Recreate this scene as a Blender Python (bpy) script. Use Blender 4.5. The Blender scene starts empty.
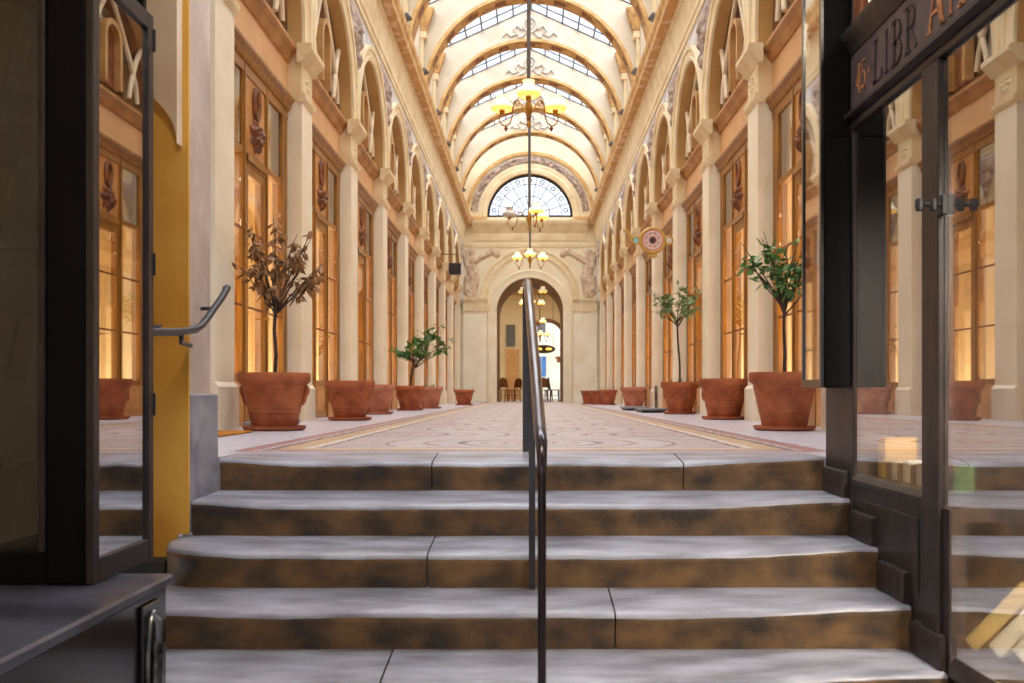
import bpy, bmesh, math, random
from mathutils import Vector, Matrix, noise
PI = math.pi
SC = bpy.context.scene
COL = SC.collection
rnd = random.Random(11)

# ------------------------------------------------------------------ helpers
def lin(c):
    return tuple(((v / 255) / 12.92 if v <= 10 else (((v / 255) + .055) / 1.055) ** 2.4) for v in c)

class MB:
    """collects shapes that become ONE mesh object"""
    def __init__(s):
        s.v = []; s.f = []; s.m = []
    def add(s, vs, fs, mi=0):
        b = len(s.v); s.v += [tuple(p) for p in vs]
        for f in fs:
            s.f.append([b + i for i in f]); s.m.append(mi)
    def box(s, x0, x1, y0, y1, z0, z1, bev=0, mi=0):
        if bev > 0:
            bm = bmesh.new(); bmesh.ops.create_cube(bm, size=1)
            for v in bm.verts:
                v.co = Vector(((x0 + x1) / 2 + v.co.x * (x1 - x0), (y0 + y1) / 2 + v.co.y * (y1 - y0), (z0 + z1) / 2 + v.co.z * (z1 - z0)))
            bmesh.ops.bevel(bm, geom=list(bm.edges), offset=bev, segments=1, affect='EDGES', profile=.5)
            bm.verts.index_update()
            s.add([v.co for v in bm.verts], [[v.index for v in f.verts] for f in bm.faces], mi); bm.free()
        else:
            s.add([(x0,y0,z0),(x1,y0,z0),(x1,y1,z0),(x0,y1,z0),(x0,y0,z1),(x1,y0,z1),(x1,y1,z1),(x0,y1,z1)],
                  [(0,3,2,1),(4,5,6,7),(0,1,5,4),(1,2,6,5),(2,3,7,6),(3,0,4,7)], mi)
        return s
    def prism(s, poly, a0, a1, mp, mi=0):
        """poly of (p,q) extruded from a0 to a1; mp(p,q,a) -> xyz"""
        n = len(poly)
        s.add([mp(p, q, a0) for p, q in poly] + [mp(p, q, a1) for p, q in poly],
              [list(range(n))[::-1], list(range(n, 2 * n))] + [(i, (i + 1) % n, n + (i + 1) % n, n + i) for i in range(n)], mi)
        return s
    def tube(s, pts, r, n=8, mi=0, caps=True):
        pts = [Vector(p) for p in pts]
        rs = r if isinstance(r, (list, tuple)) else [r] * len(pts)
        up = Vector((0, 0, 1)); rings = []
        t0 = (pts[1] - pts[0]).normalized()
        a = t0.cross(up)
        if a.length < 1e-3: a = t0.cross(Vector((1, 0, 0)))
        a.normalize()
        for i, p in enumerate(pts):
            t = (pts[min(i + 1, len(pts) - 1)] - pts[max(i - 1, 0)]).normalized()
            a = (a - t * a.dot(t)).normalized(); b = t.cross(a)
            rings.append([p + (a * math.cos(2 * PI * k / n) + b * math.sin(2 * PI * k / n)) * rs[i] for k in range(n)])
        vs = [q for rg in rings for q in rg]; fs = []
        for i in range(len(pts) - 1):
            for k in range(n):
                fs.append((i * n + k, i * n + (k + 1) % n, (i + 1) * n + (k + 1) % n, (i + 1) * n + k))
        if caps:
            fs.append(list(range(n))[::-1]); fs.append(list(range((len(pts) - 1) * n, len(pts) * n)))
        s.add(vs, fs, mi); return s
    def ring(s, c, rx, rz, r, axis='y', n=28, m=8, mi=0):
        vs = []; fs = []
        for i in range(n):
            t = 2 * PI * i / n
            for k in range(m):
                u = 2 * PI * k / m
                p = ((rx + r * math.cos(u)) * math.cos(t), r * math.sin(u), (rz + r * math.cos(u)) * math.sin(t))
                if axis == 'x': p = (p[1], p[0], p[2])
                if axis == 'z': p = (p[0], p[2], p[1])
                vs.append((c[0] + p[0], c[1] + p[1], c[2] + p[2]))
        for i in range(n):
            for k in range(m):
                fs.append((i * m + k, i * m + (k + 1) % m, ((i + 1) % n) * m + (k + 1) % m, ((i + 1) % n) * m + k))
        s.add(vs, fs, mi); return s
    def lathe(s, prof, n=24, c=(0, 0, 0), mi=0, mifun=None):
        vs = []; fs = []; k = len(prof)
        for i in range(n):
            t = 2 * PI * i / n
            for r, z in prof: vs.append((c[0] + r * math.cos(t), c[1] + r * math.sin(t), c[2] + z))
        b = len(s.v); s.v += vs
        for i in range(n):
            for j in range(k - 1):
                s.f.append([b + i * k + j, b + ((i + 1) % n) * k + j, b + ((i + 1) % n) * k + j + 1, b + i * k + j + 1])
                s.m.append(mifun(j) if mifun else mi)
        return s
    def arch(s, prof, c, zc, z0, mp, n=24, mi=0, closed=True, mis=None):
        """profile [(radius, depth)] swept up a jamb from z0, round a semicircle centred (c, zc), down again"""
        st = []
        if z0 < zc - 1e-6: st.append((PI, z0))
        st += [(PI - PI * i / n, None) for i in range(n + 1)]
        if z0 < zc - 1e-6: st.append((0, z0))
        k = len(prof); vs = []
        for t, z in st:
            for r, d in prof:
                vs.append(mp(c + r * math.cos(t), d, (zc + r * math.sin(t)) if z is None else z))
        b = len(s.v); s.v += vs
        for i in range(len(st) - 1):
            for j in range(k if closed else k - 1):
                s.f.append([b + i * k + j, b + i * k + (j + 1) % k, b + (i + 1) * k + (j + 1) % k, b + (i + 1) * k + j])
                s.m.append(mis[j] if mis else mi)
        if closed:
            s.f.append([b + j for j in range(k)]); s.m.append(mi)
            s.f.append([b + (len(st) - 1) * k + j for j in range(k)]); s.m.append(mi)
        return s
    def grid(s, nu, nv, fn, mi=0, back=None):
        """height-field sheet; with back(u,v) it is closed into a solid"""
        vs = [fn(i / nu, j / nv) for i in range(nu + 1) for j in range(nv + 1)]
        w = nv + 1
        fs = [(i * w + j, (i + 1) * w + j, (i + 1) * w + j + 1, i * w + j + 1) for i in range(nu) for j in range(nv)]
        if back:
            N = len(vs)
            vs += [back(i / nu, j / nv) for i in range(nu + 1) for j in range(nv + 1)]
            fs += [(N + i * w + j, N + i * w + j + 1, N + (i + 1) * w + j + 1, N + (i + 1) * w + j) for i in range(nu) for j in range(nv)]
            per = [i * w for i in range(nu + 1)] + [nu * w + j for j in range(1, nv + 1)] + [i * w + nv for i in range(nu - 1, -1, -1)] + [j for j in range(nv - 1, 0, -1)]
            for a in range(len(per)):
                p, q = per[a], per[(a + 1) % len(per)]
                fs.append((p, N + p, N + q, q))
        s.add(vs, fs, mi); return s
    def build(s, name, mats, parent=None, ang=35, flat=False):
        me = bpy.data.meshes.new(name); me.from_pydata(s.v, [], s.f)
        if not isinstance(mats, (list, tuple)): mats = [mats]
        for m in mats: me.materials.append(m)
        me.polygons.foreach_set('material_index', s.m)
        bm = bmesh.new(); bm.from_mesh(me)
        bmesh.ops.remove_doubles(bm, verts=bm.verts, dist=1e-5)
        bmesh.ops.recalc_face_normals(bm, faces=bm.faces)
        bm.to_mesh(me); bm.free()
        me.polygons.foreach_set('use_smooth', [not flat] * len(me.polygons))
        if not flat: me.set_sharp_from_angle(angle=math.radians(ang))
        o = bpy.data.objects.new(name, me); COL.objects.link(o)
        if parent: o.parent = parent
        return o

def tag(o, label, cat, group=None, kind=None):
    o['label'] = label; o['category'] = cat
    if group: o['group'] = group
    if kind: o['kind'] = kind
    return o
def thing(name, label, cat, loc=(0, 0, 0), rz=0, group=None):
    o = bpy.data.objects.new(name, None); COL.objects.link(o)
    o.location = loc; o.rotation_euler = (0, 0, rz); o.empty_display_size = .1
    return tag(o, label, cat, group)
def struct(o):
    o['kind'] = 'structure'; return o
def sempty(name, loc=(0, 0, 0), rz=0):
    o = bpy.data.objects.new(name, None); COL.objects.link(o); o.location = loc; o.rotation_euler = (0, 0, rz)
    return struct(o)
def dup(o, parent=None):
    c = o.copy(); COL.objects.link(c); c.parent = parent
    for ch in list(o.children): dup(ch, c)
    return c
def place(root, loc, rz, label=None):
    c = dup(root); c.location = loc; c.rotation_euler = (0, 0, rz)
    if label: c['label'] = label
    return c
ORD = ['first', 'second', 'third', 'fourth', 'fifth', 'sixth', 'seventh', 'eighth', 'ninth', 'tenth']

# ------------------------------------------------------------------ materials
def mat(name, c1, c2=None, scale=4, rough=.6, metal=0, bump=0, bscale=None, detail=5, stretch=(1, 1, 1), lo=.35, hi=.65, emis=None, estr=0, spec=.5, coat=0):
    m = bpy.data.materials.new(name); m.use_nodes = True
    nt = m.node_tree; N = nt.nodes; L = nt.links
    p = N['Principled BSDF']
    p.inputs['Roughness'].default_value = rough; p.inputs['Metallic'].default_value = metal
    p.inputs['Specular IOR Level'].default_value = spec
    p.inputs['Coat Weight'].default_value = coat; p.inputs['Coat Roughness'].default_value = .12
    p.inputs['Base Color'].default_value = (*lin(c1), 1)
    tc = N.new('ShaderNodeTexCoord'); mp = N.new('ShaderNodeMapping'); mp.inputs['Scale'].default_value = stretch
    L.new(tc.outputs['Object'], mp.inputs['Vector'])
    if c2:
        n = N.new('ShaderNodeTexNoise'); n.inputs['Scale'].default_value = scale; n.inputs['Detail'].default_value = detail
        L.new(mp.outputs[0], n.inputs['Vector'])
        r = N.new('ShaderNodeValToRGB'); r.color_ramp.elements[0].position = lo; r.color_ramp.elements[1].position = hi
        r.color_ramp.elements[0].color = (*lin(c1), 1); r.color_ramp.elements[1].color = (*lin(c2), 1)
        L.new(n.outputs['Fac'], r.inputs['Fac']); L.new(r.outputs['Color'], p.inputs['Base Color'])
    if bump:
        n2 = N.new('ShaderNodeTexNoise'); n2.inputs['Scale'].default_value = bscale or scale * 3; n2.inputs['Detail'].default_value = 6
        L.new(mp.outputs[0], n2.inputs['Vector'])
        b = N.new('ShaderNodeBump'); b.inputs['Strength'].default_value = bump; b.inputs['Distance'].default_value = .02
        L.new(n2.outputs['Fac'], b.inputs['Height']); L.new(b.outputs[0], p.inputs['Normal'])
    if emis:
        p.inputs['Emission Color'].default_value = (*lin(emis), 1); p.inputs['Emission Strength'].default_value = estr
    return m
def glass(name, refl, tint=(1, 1, 1), rough=.01, gl=(1, 1, 1)):
    m = bpy.data.materials.new(name); m.use_nodes = True
    nt = m.node_tree; N = nt.nodes; L = nt.links
    N.remove(N['Principled BSDF'])
    t = N.new('ShaderNodeBsdfTransparent'); t.inputs[0].default_value = (*tint, 1)
    g = N.new('ShaderNodeBsdfGlossy'); g.inputs['Roughness'].default_value = rough; g.inputs[0].default_value = (*gl, 1)
    mx = N.new('ShaderNodeMixShader'); mx.inputs[0].default_value = refl
    L.new(t.outputs[0], mx.inputs[1]); L.new(g.outputs[0], mx.inputs[2]); L.new(mx.outputs[0], N['Material Output'].inputs[0])
    return m

M = dict(
    cream=mat('cream_plaster', (243, 232, 204), (232, 218, 186), 1.3, .65, bump=.08, bscale=30),
    pil=mat('pilaster_paint', (248, 240, 218), (240, 228, 200), 2.2, .5, bump=.05, bscale=25),
    barrel=mat('brown_barrel_vault', (158, 116, 68), (132, 92, 50), 2, .7, bump=.1),
    mould=mat('moulding_paint', (242, 227, 192), (226, 204, 162), 3, .6, bump=.06, bscale=25),
    reveal=mat('ochre_paint', (206, 164, 104), (188, 142, 82), 2, .6, bump=.05),
    pale=mat('pale_bluish_plaster', (230, 228, 226), (196, 198, 206), 3.5, .7, bump=.15, bscale=18),
    relief=mat('weathered_relief', (204, 184, 168), (132, 112, 108), 9, .8, bump=.5, bscale=30),
    figure=mat('figure_stone', (226, 204, 178), (184, 158, 134), 6, .8, bump=.4, bscale=20),
    attic=mat('attic_plaster', (230, 220, 202), (212, 200, 178), 1.2, .7),
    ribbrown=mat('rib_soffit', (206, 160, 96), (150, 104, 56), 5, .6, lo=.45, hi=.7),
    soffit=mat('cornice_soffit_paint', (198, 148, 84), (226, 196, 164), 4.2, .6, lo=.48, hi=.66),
    lip=mat('cornice_lip_paint', (226, 190, 130), (198, 152, 92), 4, .6),
    wreath=mat('grey_ornament', (222, 214, 202), (190, 182, 172), 12, .7),
    wood=mat('amber_wood', (172, 114, 30), (132, 82, 14), 3, .38, stretch=(6, 6, .6), bump=.05, coat=.15),
    woodpan=mat('orange_wood_panel', (206, 148, 84), (186, 124, 60), 2.4, .45, stretch=(2, 2, 2), coat=.1),
    fascia=mat('apricot_fascia', (228, 184, 136), (216, 168, 118), 1.6, .5),
    sillw=mat('brown_sill_wood', (196, 146, 90), (166, 114, 62), 3, .45),
    carved=mat('carved_dark_wood', (150, 90, 46), (98, 54, 28), 10, .5),
    fret=mat('pale_fretwork', (204, 160, 102), (180, 134, 78), 5, .5),
    fretpale=mat('whitened_fretwork', (238, 222, 196), (222, 198, 160), 5, .5),
    winwood=mat('window_wood', (124, 78, 38), (92, 56, 28), 4, .45),
    iron=mat('wrought_iron', (30, 30, 34), (44, 44, 50), 6, .45, 0),
    greyiron=mat('grey_iron', (120, 124, 132), (92, 96, 104), 6, .5, .2),
    rodgrey=mat('grey_painted_rod', (104, 98, 94), (84, 80, 78), 6, .5, .2),
    lead=mat('glazing_bar', (96, 98, 108), (120, 122, 130), 5, .5),
    blackwood=mat('black_lacquered_wood', (16, 13, 14), (10, 8, 9), 5, .5, stretch=(5, 5, .5), spec=.12),
    brownblack=mat('worn_brown_black_wood', (54, 43, 41), (34, 27, 27), 5, .45, stretch=(4, 4, 1), bump=.12, bscale=20),
    fasciablk=mat('faded_sign_board', (92, 74, 72), (66, 52, 52), 5, .5, stretch=(2, 2, 2), bump=.15, bscale=30),
    blackmetal=mat('black_enamel', (27, 26, 29), (40, 38, 41), 3, .24, .2, coat=.5),
    chest=mat('chest_lid_sheen', (84, 86, 102), (52, 52, 64), 5, .34, bump=.08, bscale=9, coat=.2),  # black lid coloured blue-grey to carry the light on its top
    steel=mat('worn_steel', (150, 150, 150), (88, 86, 84), 20, .3, .9),
    rail=mat('dark_brown_rail', (52, 38, 36), (38, 28, 28), 6, .3, .3, coat=.3),
    railtop=mat('polished_rail', (92, 84, 92), (64, 54, 58), 6, .22, .6, coat=.4),
    stone=mat('worn_stone', (172, 174, 188), (120, 120, 130), 3.2, .32, bump=.2, bscale=12, stretch=(1, 3, 1)),  # bluish tint holds the sky sheen on the treads
    riser=mat('shaded_stone_riser', (130, 98, 62), (60, 50, 42), 4.5, .55, bump=.4, bscale=16, stretch=(1.2, 1, 1.6)),  # same stone, mottled, darkened to hold the shade on the risers
    ochre=mat('ochre_plaster', (240, 184, 84), (222, 158, 56), 2.2, .7, bump=.2, bscale=12),
    plinth=mat('blue_grey_plaster', (168, 166, 172), (116, 116, 126), 4, .6, bump=.25, bscale=16),
    greywall=mat('pinkish_grey_plaster', (220, 200, 182), (186, 164, 148), 2.5, .7, bump=.2, bscale=14),
    vault=mat('entry_plaster', (240, 218, 190), (226, 196, 164), 2, .7, bump=.1),
    terracotta=mat('terracotta', (182, 104, 62), (146, 74, 40), 6, .65, bump=.15, bscale=25),
    terrapink=mat('faded_terracotta', (196, 132, 104), (166, 98, 72), 6, .7, bump=.15, bscale=25),
    soil=mat('soil', (60, 44, 34), (40, 30, 24), 20, .95, bump=.6),
    bark=mat('bark', (84, 66, 54), (58, 44, 36), 20, .8, bump=.3),
    dead=mat('dry_leaf', (176, 130, 82), (112, 76, 46), 9, .6),
    green=mat('green_leaf', (94, 142, 62), (56, 102, 46), 6, .4),
    olive=mat('olive_leaf', (140, 164, 110), (98, 130, 78), 6, .5),
    gold=mat('old_brass', (196, 148, 60), (150, 104, 40), 12, .35, .7),
    shade=mat('lit_opal_shade', (250, 240, 215), rough=.4, emis=(255, 236, 190), estr=.6),
    shadelow=mat('lit_shade_rim', (250, 220, 140), rough=.4, emis=(255, 204, 84), estr=.9),
    shadeoff=mat('unlit_opal_shade', (205, 196, 186), (190, 180, 170), 8, .35),
    goldleaf=mat('worn_gilding', (206, 138, 84), (150, 92, 58), 18, .5),
    engraved=mat('dark_lettering', (46, 34, 34), (62, 46, 44), 12, .5),
    coir=mat('coir_mat', (206, 136, 42), (176, 108, 32), 30, .95, bump=.6, bscale=80),
    greyplate=mat('grey_metal_plate', (150, 152, 158), (118, 120, 128), 6, .4, .3),
    facade=mat('pale_street_facade', (250, 244, 226), (240, 230, 206), 1, .8),
    shutter=mat('blue_shutter', (96, 140, 196), (76, 120, 180), 5, .5),
    slate=mat('slate_roof', (120, 130, 156), (96, 106, 134), 3, .6),
    chair=mat('brown_bentwood', (156, 102, 58), (120, 74, 40), 8, .4),
    chairblk=mat('dark_bentwood', (58, 42, 36), (42, 30, 26), 8, .4),
    inwall=mat('warm_shop_interior', (248, 228, 180), (238, 208, 148), 1.1, .7),
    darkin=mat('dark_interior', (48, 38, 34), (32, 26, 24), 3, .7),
    brownin=mat('brown_upper_room', (104, 70, 40), (78, 50, 28), 1.5, .8),
    mgold=mat('mosaic_gold', (214, 176, 92), (180, 140, 64), 60, .4, .2),
    mpink=mat('mosaic_pink', (226, 160, 150), (206, 132, 124), 60, .5),
    mblack=mat('mosaic_black', (40, 40, 48), (60, 60, 70), 60, .4),
    mteal=mat('mosaic_turquoise', (120, 196, 206), (160, 216, 220), 60, .4),
    mwhite=mat('mosaic_white', (232, 226, 220), (206, 200, 204), 60, .4),
    g_sky=glass('skylight_glass', .08, (.97, .98, 1)),
    g_shop=glass('shopfront_glass', .28, (.98, .95, .88), .015),
    g_shopup=glass('shopfront_upper_glass', .42, (.45, .42, .38), .02),  # darker tint stands in for the grey roof reflection
    g_up=glass('upper_window_glass', .30, (.9, .9, .9), .02),
    g_dark=glass('bookshop_glass', .50, (.86, .84, .82), .004),
    g_show=glass('showcase_glass', .58, (.6, .6, .6), .004),
    g_face=glass('dim_showcase_glass', .08, (.36, .36, .32), .02),
)

# terrazzo and mosaic paving
def paving():
    m = bpy.data.materials.new('mosaic_paving'); m.use_nodes = True
    nt = m.node_tree; N = nt.nodes; L = nt.links; p = N['Principled BSDF']
    tc = N.new('ShaderNodeTexCoord'); sx = N.new('ShaderNodeSeparateXYZ'); L.new(tc.outputs['Object'], sx.inputs[0])
    def mth(op, a, b=None):
        n = N.new('ShaderNodeMath'); n.operation = op
        for k, v in ((0, a), (1, b)):
            if v is None: continue
            if isinstance(v, (int, float)): n.inputs[k].default_value = v
            else: L.new(v, n.inputs[k])
        return n.outputs[0]
    def ramp(fac, stops, interp='CONSTANT'):
        r = N.new('ShaderNodeValToRGB'); r.color_ramp.interpolation = interp
        e = r.color_ramp.elements
        while len(e) < len(stops): e.new(.5)
        for k, (pos, c) in enumerate(stops):
            e[k].position = pos; e[k].color = (*lin(c), 1)
        L.new(fac, r.inputs['Fac']); return r.outputs['Color']
    def mix(fac, a, b, mode='MIX'):
        n = N.new('ShaderNodeMix'); n.data_type = 'RGBA'; n.blend_type = mode
        if isinstance(fac, (int, float)): n.inputs[0].default_value = fac
        else: L.new(fac, n.inputs[0])
        for k, v in ((6, a), (7, b)):
            if isinstance(v, tuple): n.inputs[k].default_value = (*lin(v), 1)
            else: L.new(v, n.inputs[k])
        return n.outputs[2]
    ax = mth('ABSOLUTE', sx.outputs['X'])
    wob = N.new('ShaderNodeTexNoise'); wob.inputs['Scale'].default_value = 6; L.new(tc.outputs['Object'], wob.inputs['Vector'])
    wn = mth('MULTIPLY', mth('SUBTRACT', wob.outputs['Fac'], .5), .07)
    # end strip near the stairs joins the side borders into one frame
    ey = mth('SUBTRACT', 6.62, sx.outputs['Y'])
    edge = mth('ADD', mth('MAXIMUM', ax, ey), wn)
    side = ramp(mth('DIVIDE', edge, 3), [(0, (178, 168, 170)), (1.16 / 3, (84, 66, 64)), (1.19 / 3, (226, 220, 214)), (1.25 / 3, (204, 172, 122)), (1.38 / 3, (70, 52, 54)),
                                    (1.42 / 3, (200, 196, 204)), (1.46 / 3, (164, 104, 104)), (1.55 / 3, (84, 70, 78)), (1.57 / 3, (204, 206, 220))])
    # rosettes down the middle
    fy = mth('SUBTRACT', mth('MODULO', sx.outputs['Y'], 2.4), 1.2)
    d1 = mth('ADD', mth('SQRT', mth('ADD', mth('MULTIPLY', sx.outputs['X'], sx.outputs['X']), mth('MULTIPLY', fy, fy))), wn)
    fx2 = mth('SUBTRACT', ax, .98); fy2 = mth('SUBTRACT', mth('MODULO', mth('ADD', sx.outputs['Y'], 1.2), 2.4), 1.2)
    d2 = mth('ADD', mth('SQRT', mth('ADD', mth('MULTIPLY', fx2, fx2), mth('MULTIPLY', fy2, fy2))), wn)
    st = [(0, (150, 96, 84)), (.08, (206, 194, 182)), (.14, (80, 64, 72)), (.17, (194, 182, 184)), (.26, (176, 138, 100)), (.31, (198, 192, 198)), (.40, (70, 54, 62)), (.45, (190, 184, 190)), (.62, (150, 112, 96)), (.66, (198, 192, 196)), (.86, (96, 78, 84)), (.89, (186, 176, 178))]
    rings = ramp(mth('MINIMUM', d1, mth('ADD', d2, .06)), st)
    infield = mth('LESS_THAN', edge, 1.16)
    col = mix(infield, side, rings)
    vor = N.new('ShaderNodeTexVoronoi'); vor.inputs['Scale'].default_value = 45; L.new(tc.outputs['Object'], vor.inputs['Vector'])
    bw = N.new('ShaderNodeRGBToBW'); L.new(vor.outputs['Color'], bw.inputs[0])
    col = mix(.26, col, ramp(bw.outputs[0], [(0, (128, 108, 108)), (.35, (184, 172, 174)), (.7, (208, 202, 210))]))
    L.new(col, p.inputs['Base Color'])
    n2 = N.new('ShaderNodeTexNoise'); n2.inputs['Scale'].default_value = 3; L.new(tc.outputs['Object'], n2.inputs['Vector'])
    mr = N.new('ShaderNodeMapRange'); mr.inputs['To Min'].default_value = .26; mr.inputs['To Max'].default_value = .46
    L.new(n2.outputs['Fac'], mr.inputs['Value']); L.new(mr.outputs[0], p.inputs['Roughness'])
    b = N.new('ShaderNodeBump'); b.inputs['Strength'].default_value = .12; b.inputs['Distance'].default_value = .01
    L.new(n2.outputs['Fac'], b.inputs['Height']); L.new(b.outputs[0], p.inputs['Normal'])
    return m
M['paving'] = paving()

# ------------------------------------------------------------------ dimensions
EYE = .301
W = 2.5            # half width between pilaster faces
B = 2.934          # bay length
SP = 2.66          # shopfront plane
YE = 36.2          # end wall
YH = 4.99          # start of the hall paving
D = [4.64, 4.254, 3.911, 3.574, 3.259]      # nosings of the five steps
RZ = .16
near = lambda i: 7.7 + B * i
far = lambda i: 8.2 + B * i
mid = lambda i: 7.95 + B * i
IMP = 4.13         # top of the imposts
ACZ = 4.27         # arch centre height
AR = 1.217
SIDES = ((-1, 'left', 'withered-tree side'), (1, 'right', 'hanging-sign side'))

# ------------------------------------------------------------------ floor and stairs
f = MB(); f.box(-3, 3, YH, 60, -.3, 0); struct(f.build('floor', M['paving']))
f = MB(); f.box(-6, 6, -6, 3.6, -1.1, -.80); struct(f.build('floor', M['stone']))

def wear(x):
    a = max(0, min(1, (1.40 - x) / .75)); a = a * a * (3 - 2 * a)
    b = max(0, min(1, (x + 1.52) / .45)); b = b * b * (3 - 2 * b)
    return a * (.35 + .65 * b)
f = MB(); f.box(-1.9, -1.488, 4.66, YH - .004, -1.0, -.0005); f.box(1.409, 1.9, 4.63, YH - .004, -1.0, -.0005); struct(f.build('floor', M['paving']))
stairs = thing('stone_staircase', 'flight of five worn grey stone steps climbing to the arcade', 'stairs', (0, 0, 0))
def slab(xa, xb, k, round_left=False):
    yf = D[k]; yb = (D[k - 1] + .04) if k else YH - .003
    zt = -RZ * k; zb = zt - RZ - (.02 if k < 4 else 0)
    n = max(8, int((xb - xa) / .035)); m = MB()
    prof = [(yf + .012, zb), (yf + .010, zt - .06), (yf, zt - .035), (yf + .001, zt - .016), (yf + .007, zt - .005), (yf + .02, zt), (yf + .08, zt), (yf + .2, zt), (yb, zt), (yb, zb)]
    sec = []
    for i in range(n + 1):
        x = xa + (xb - xa) * i / n
        w = wear(x)
        row = []
        for j, (y, z) in enumerate(prof):
            if 0 < j < 8:
                fall = math.exp(-max(0, y - yf) / .22)
                z -= .030 * w * fall * min(1, (z - zb) / .1)
                if j < 7:
                    z += min(1, max(0, 1.40 - x) / .12) * .006 * fall * noise.noise((x * 2.3, k * 7.1, 0)) + min(1, max(0, 1.40 - x) / .12) * .003 * fall * noise.noise((x * 14, k * 3.1, 5))
                    y += .006 * noise.noise((x * 3.1, k * 5.3, 9)) + .003 * noise.noise((x * 17, k * 5.3, j))
            if round_left:
                t = max(0, 1 - (x - xa) / .20)
                if j < 8: y += .20 * (1 - math.sqrt(max(0, 1 - t * t)))
            row.append((x, min(y, yb - .001) if j < 8 else y, z))
        sec.append(row)
    K = len(prof); vs = [p for r in sec for p in r]; b = 0
    m.v = vs
    for i in range(n):
        for j in range(K):
            m.f.append([i * K + j, i * K + (j + 1) % K, (i + 1) * K + (j + 1) % K, (i + 1) * K + j])
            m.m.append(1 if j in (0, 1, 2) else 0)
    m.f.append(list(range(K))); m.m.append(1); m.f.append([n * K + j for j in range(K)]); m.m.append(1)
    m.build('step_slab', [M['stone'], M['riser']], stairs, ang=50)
for k, (xl, xr, joints) in enumerate(((-1.485, 1.405, (-.47, .735)), (-1.485, 1.405, ()), (-1.535, 1.405, (-.415,)), (-1.47, 1.405, (.315,)), (-1.47, 1.405, (-.505,)))):
    xs = [xl, *joints, xr]
    for a in range(len(xs) - 1):
        slab(xs[a] + (.003 if a else 0), xs[a + 1] - (.003 if a < len(xs) - 2 else 0), k, round_left=(k == 2 and a == 0))

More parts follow.
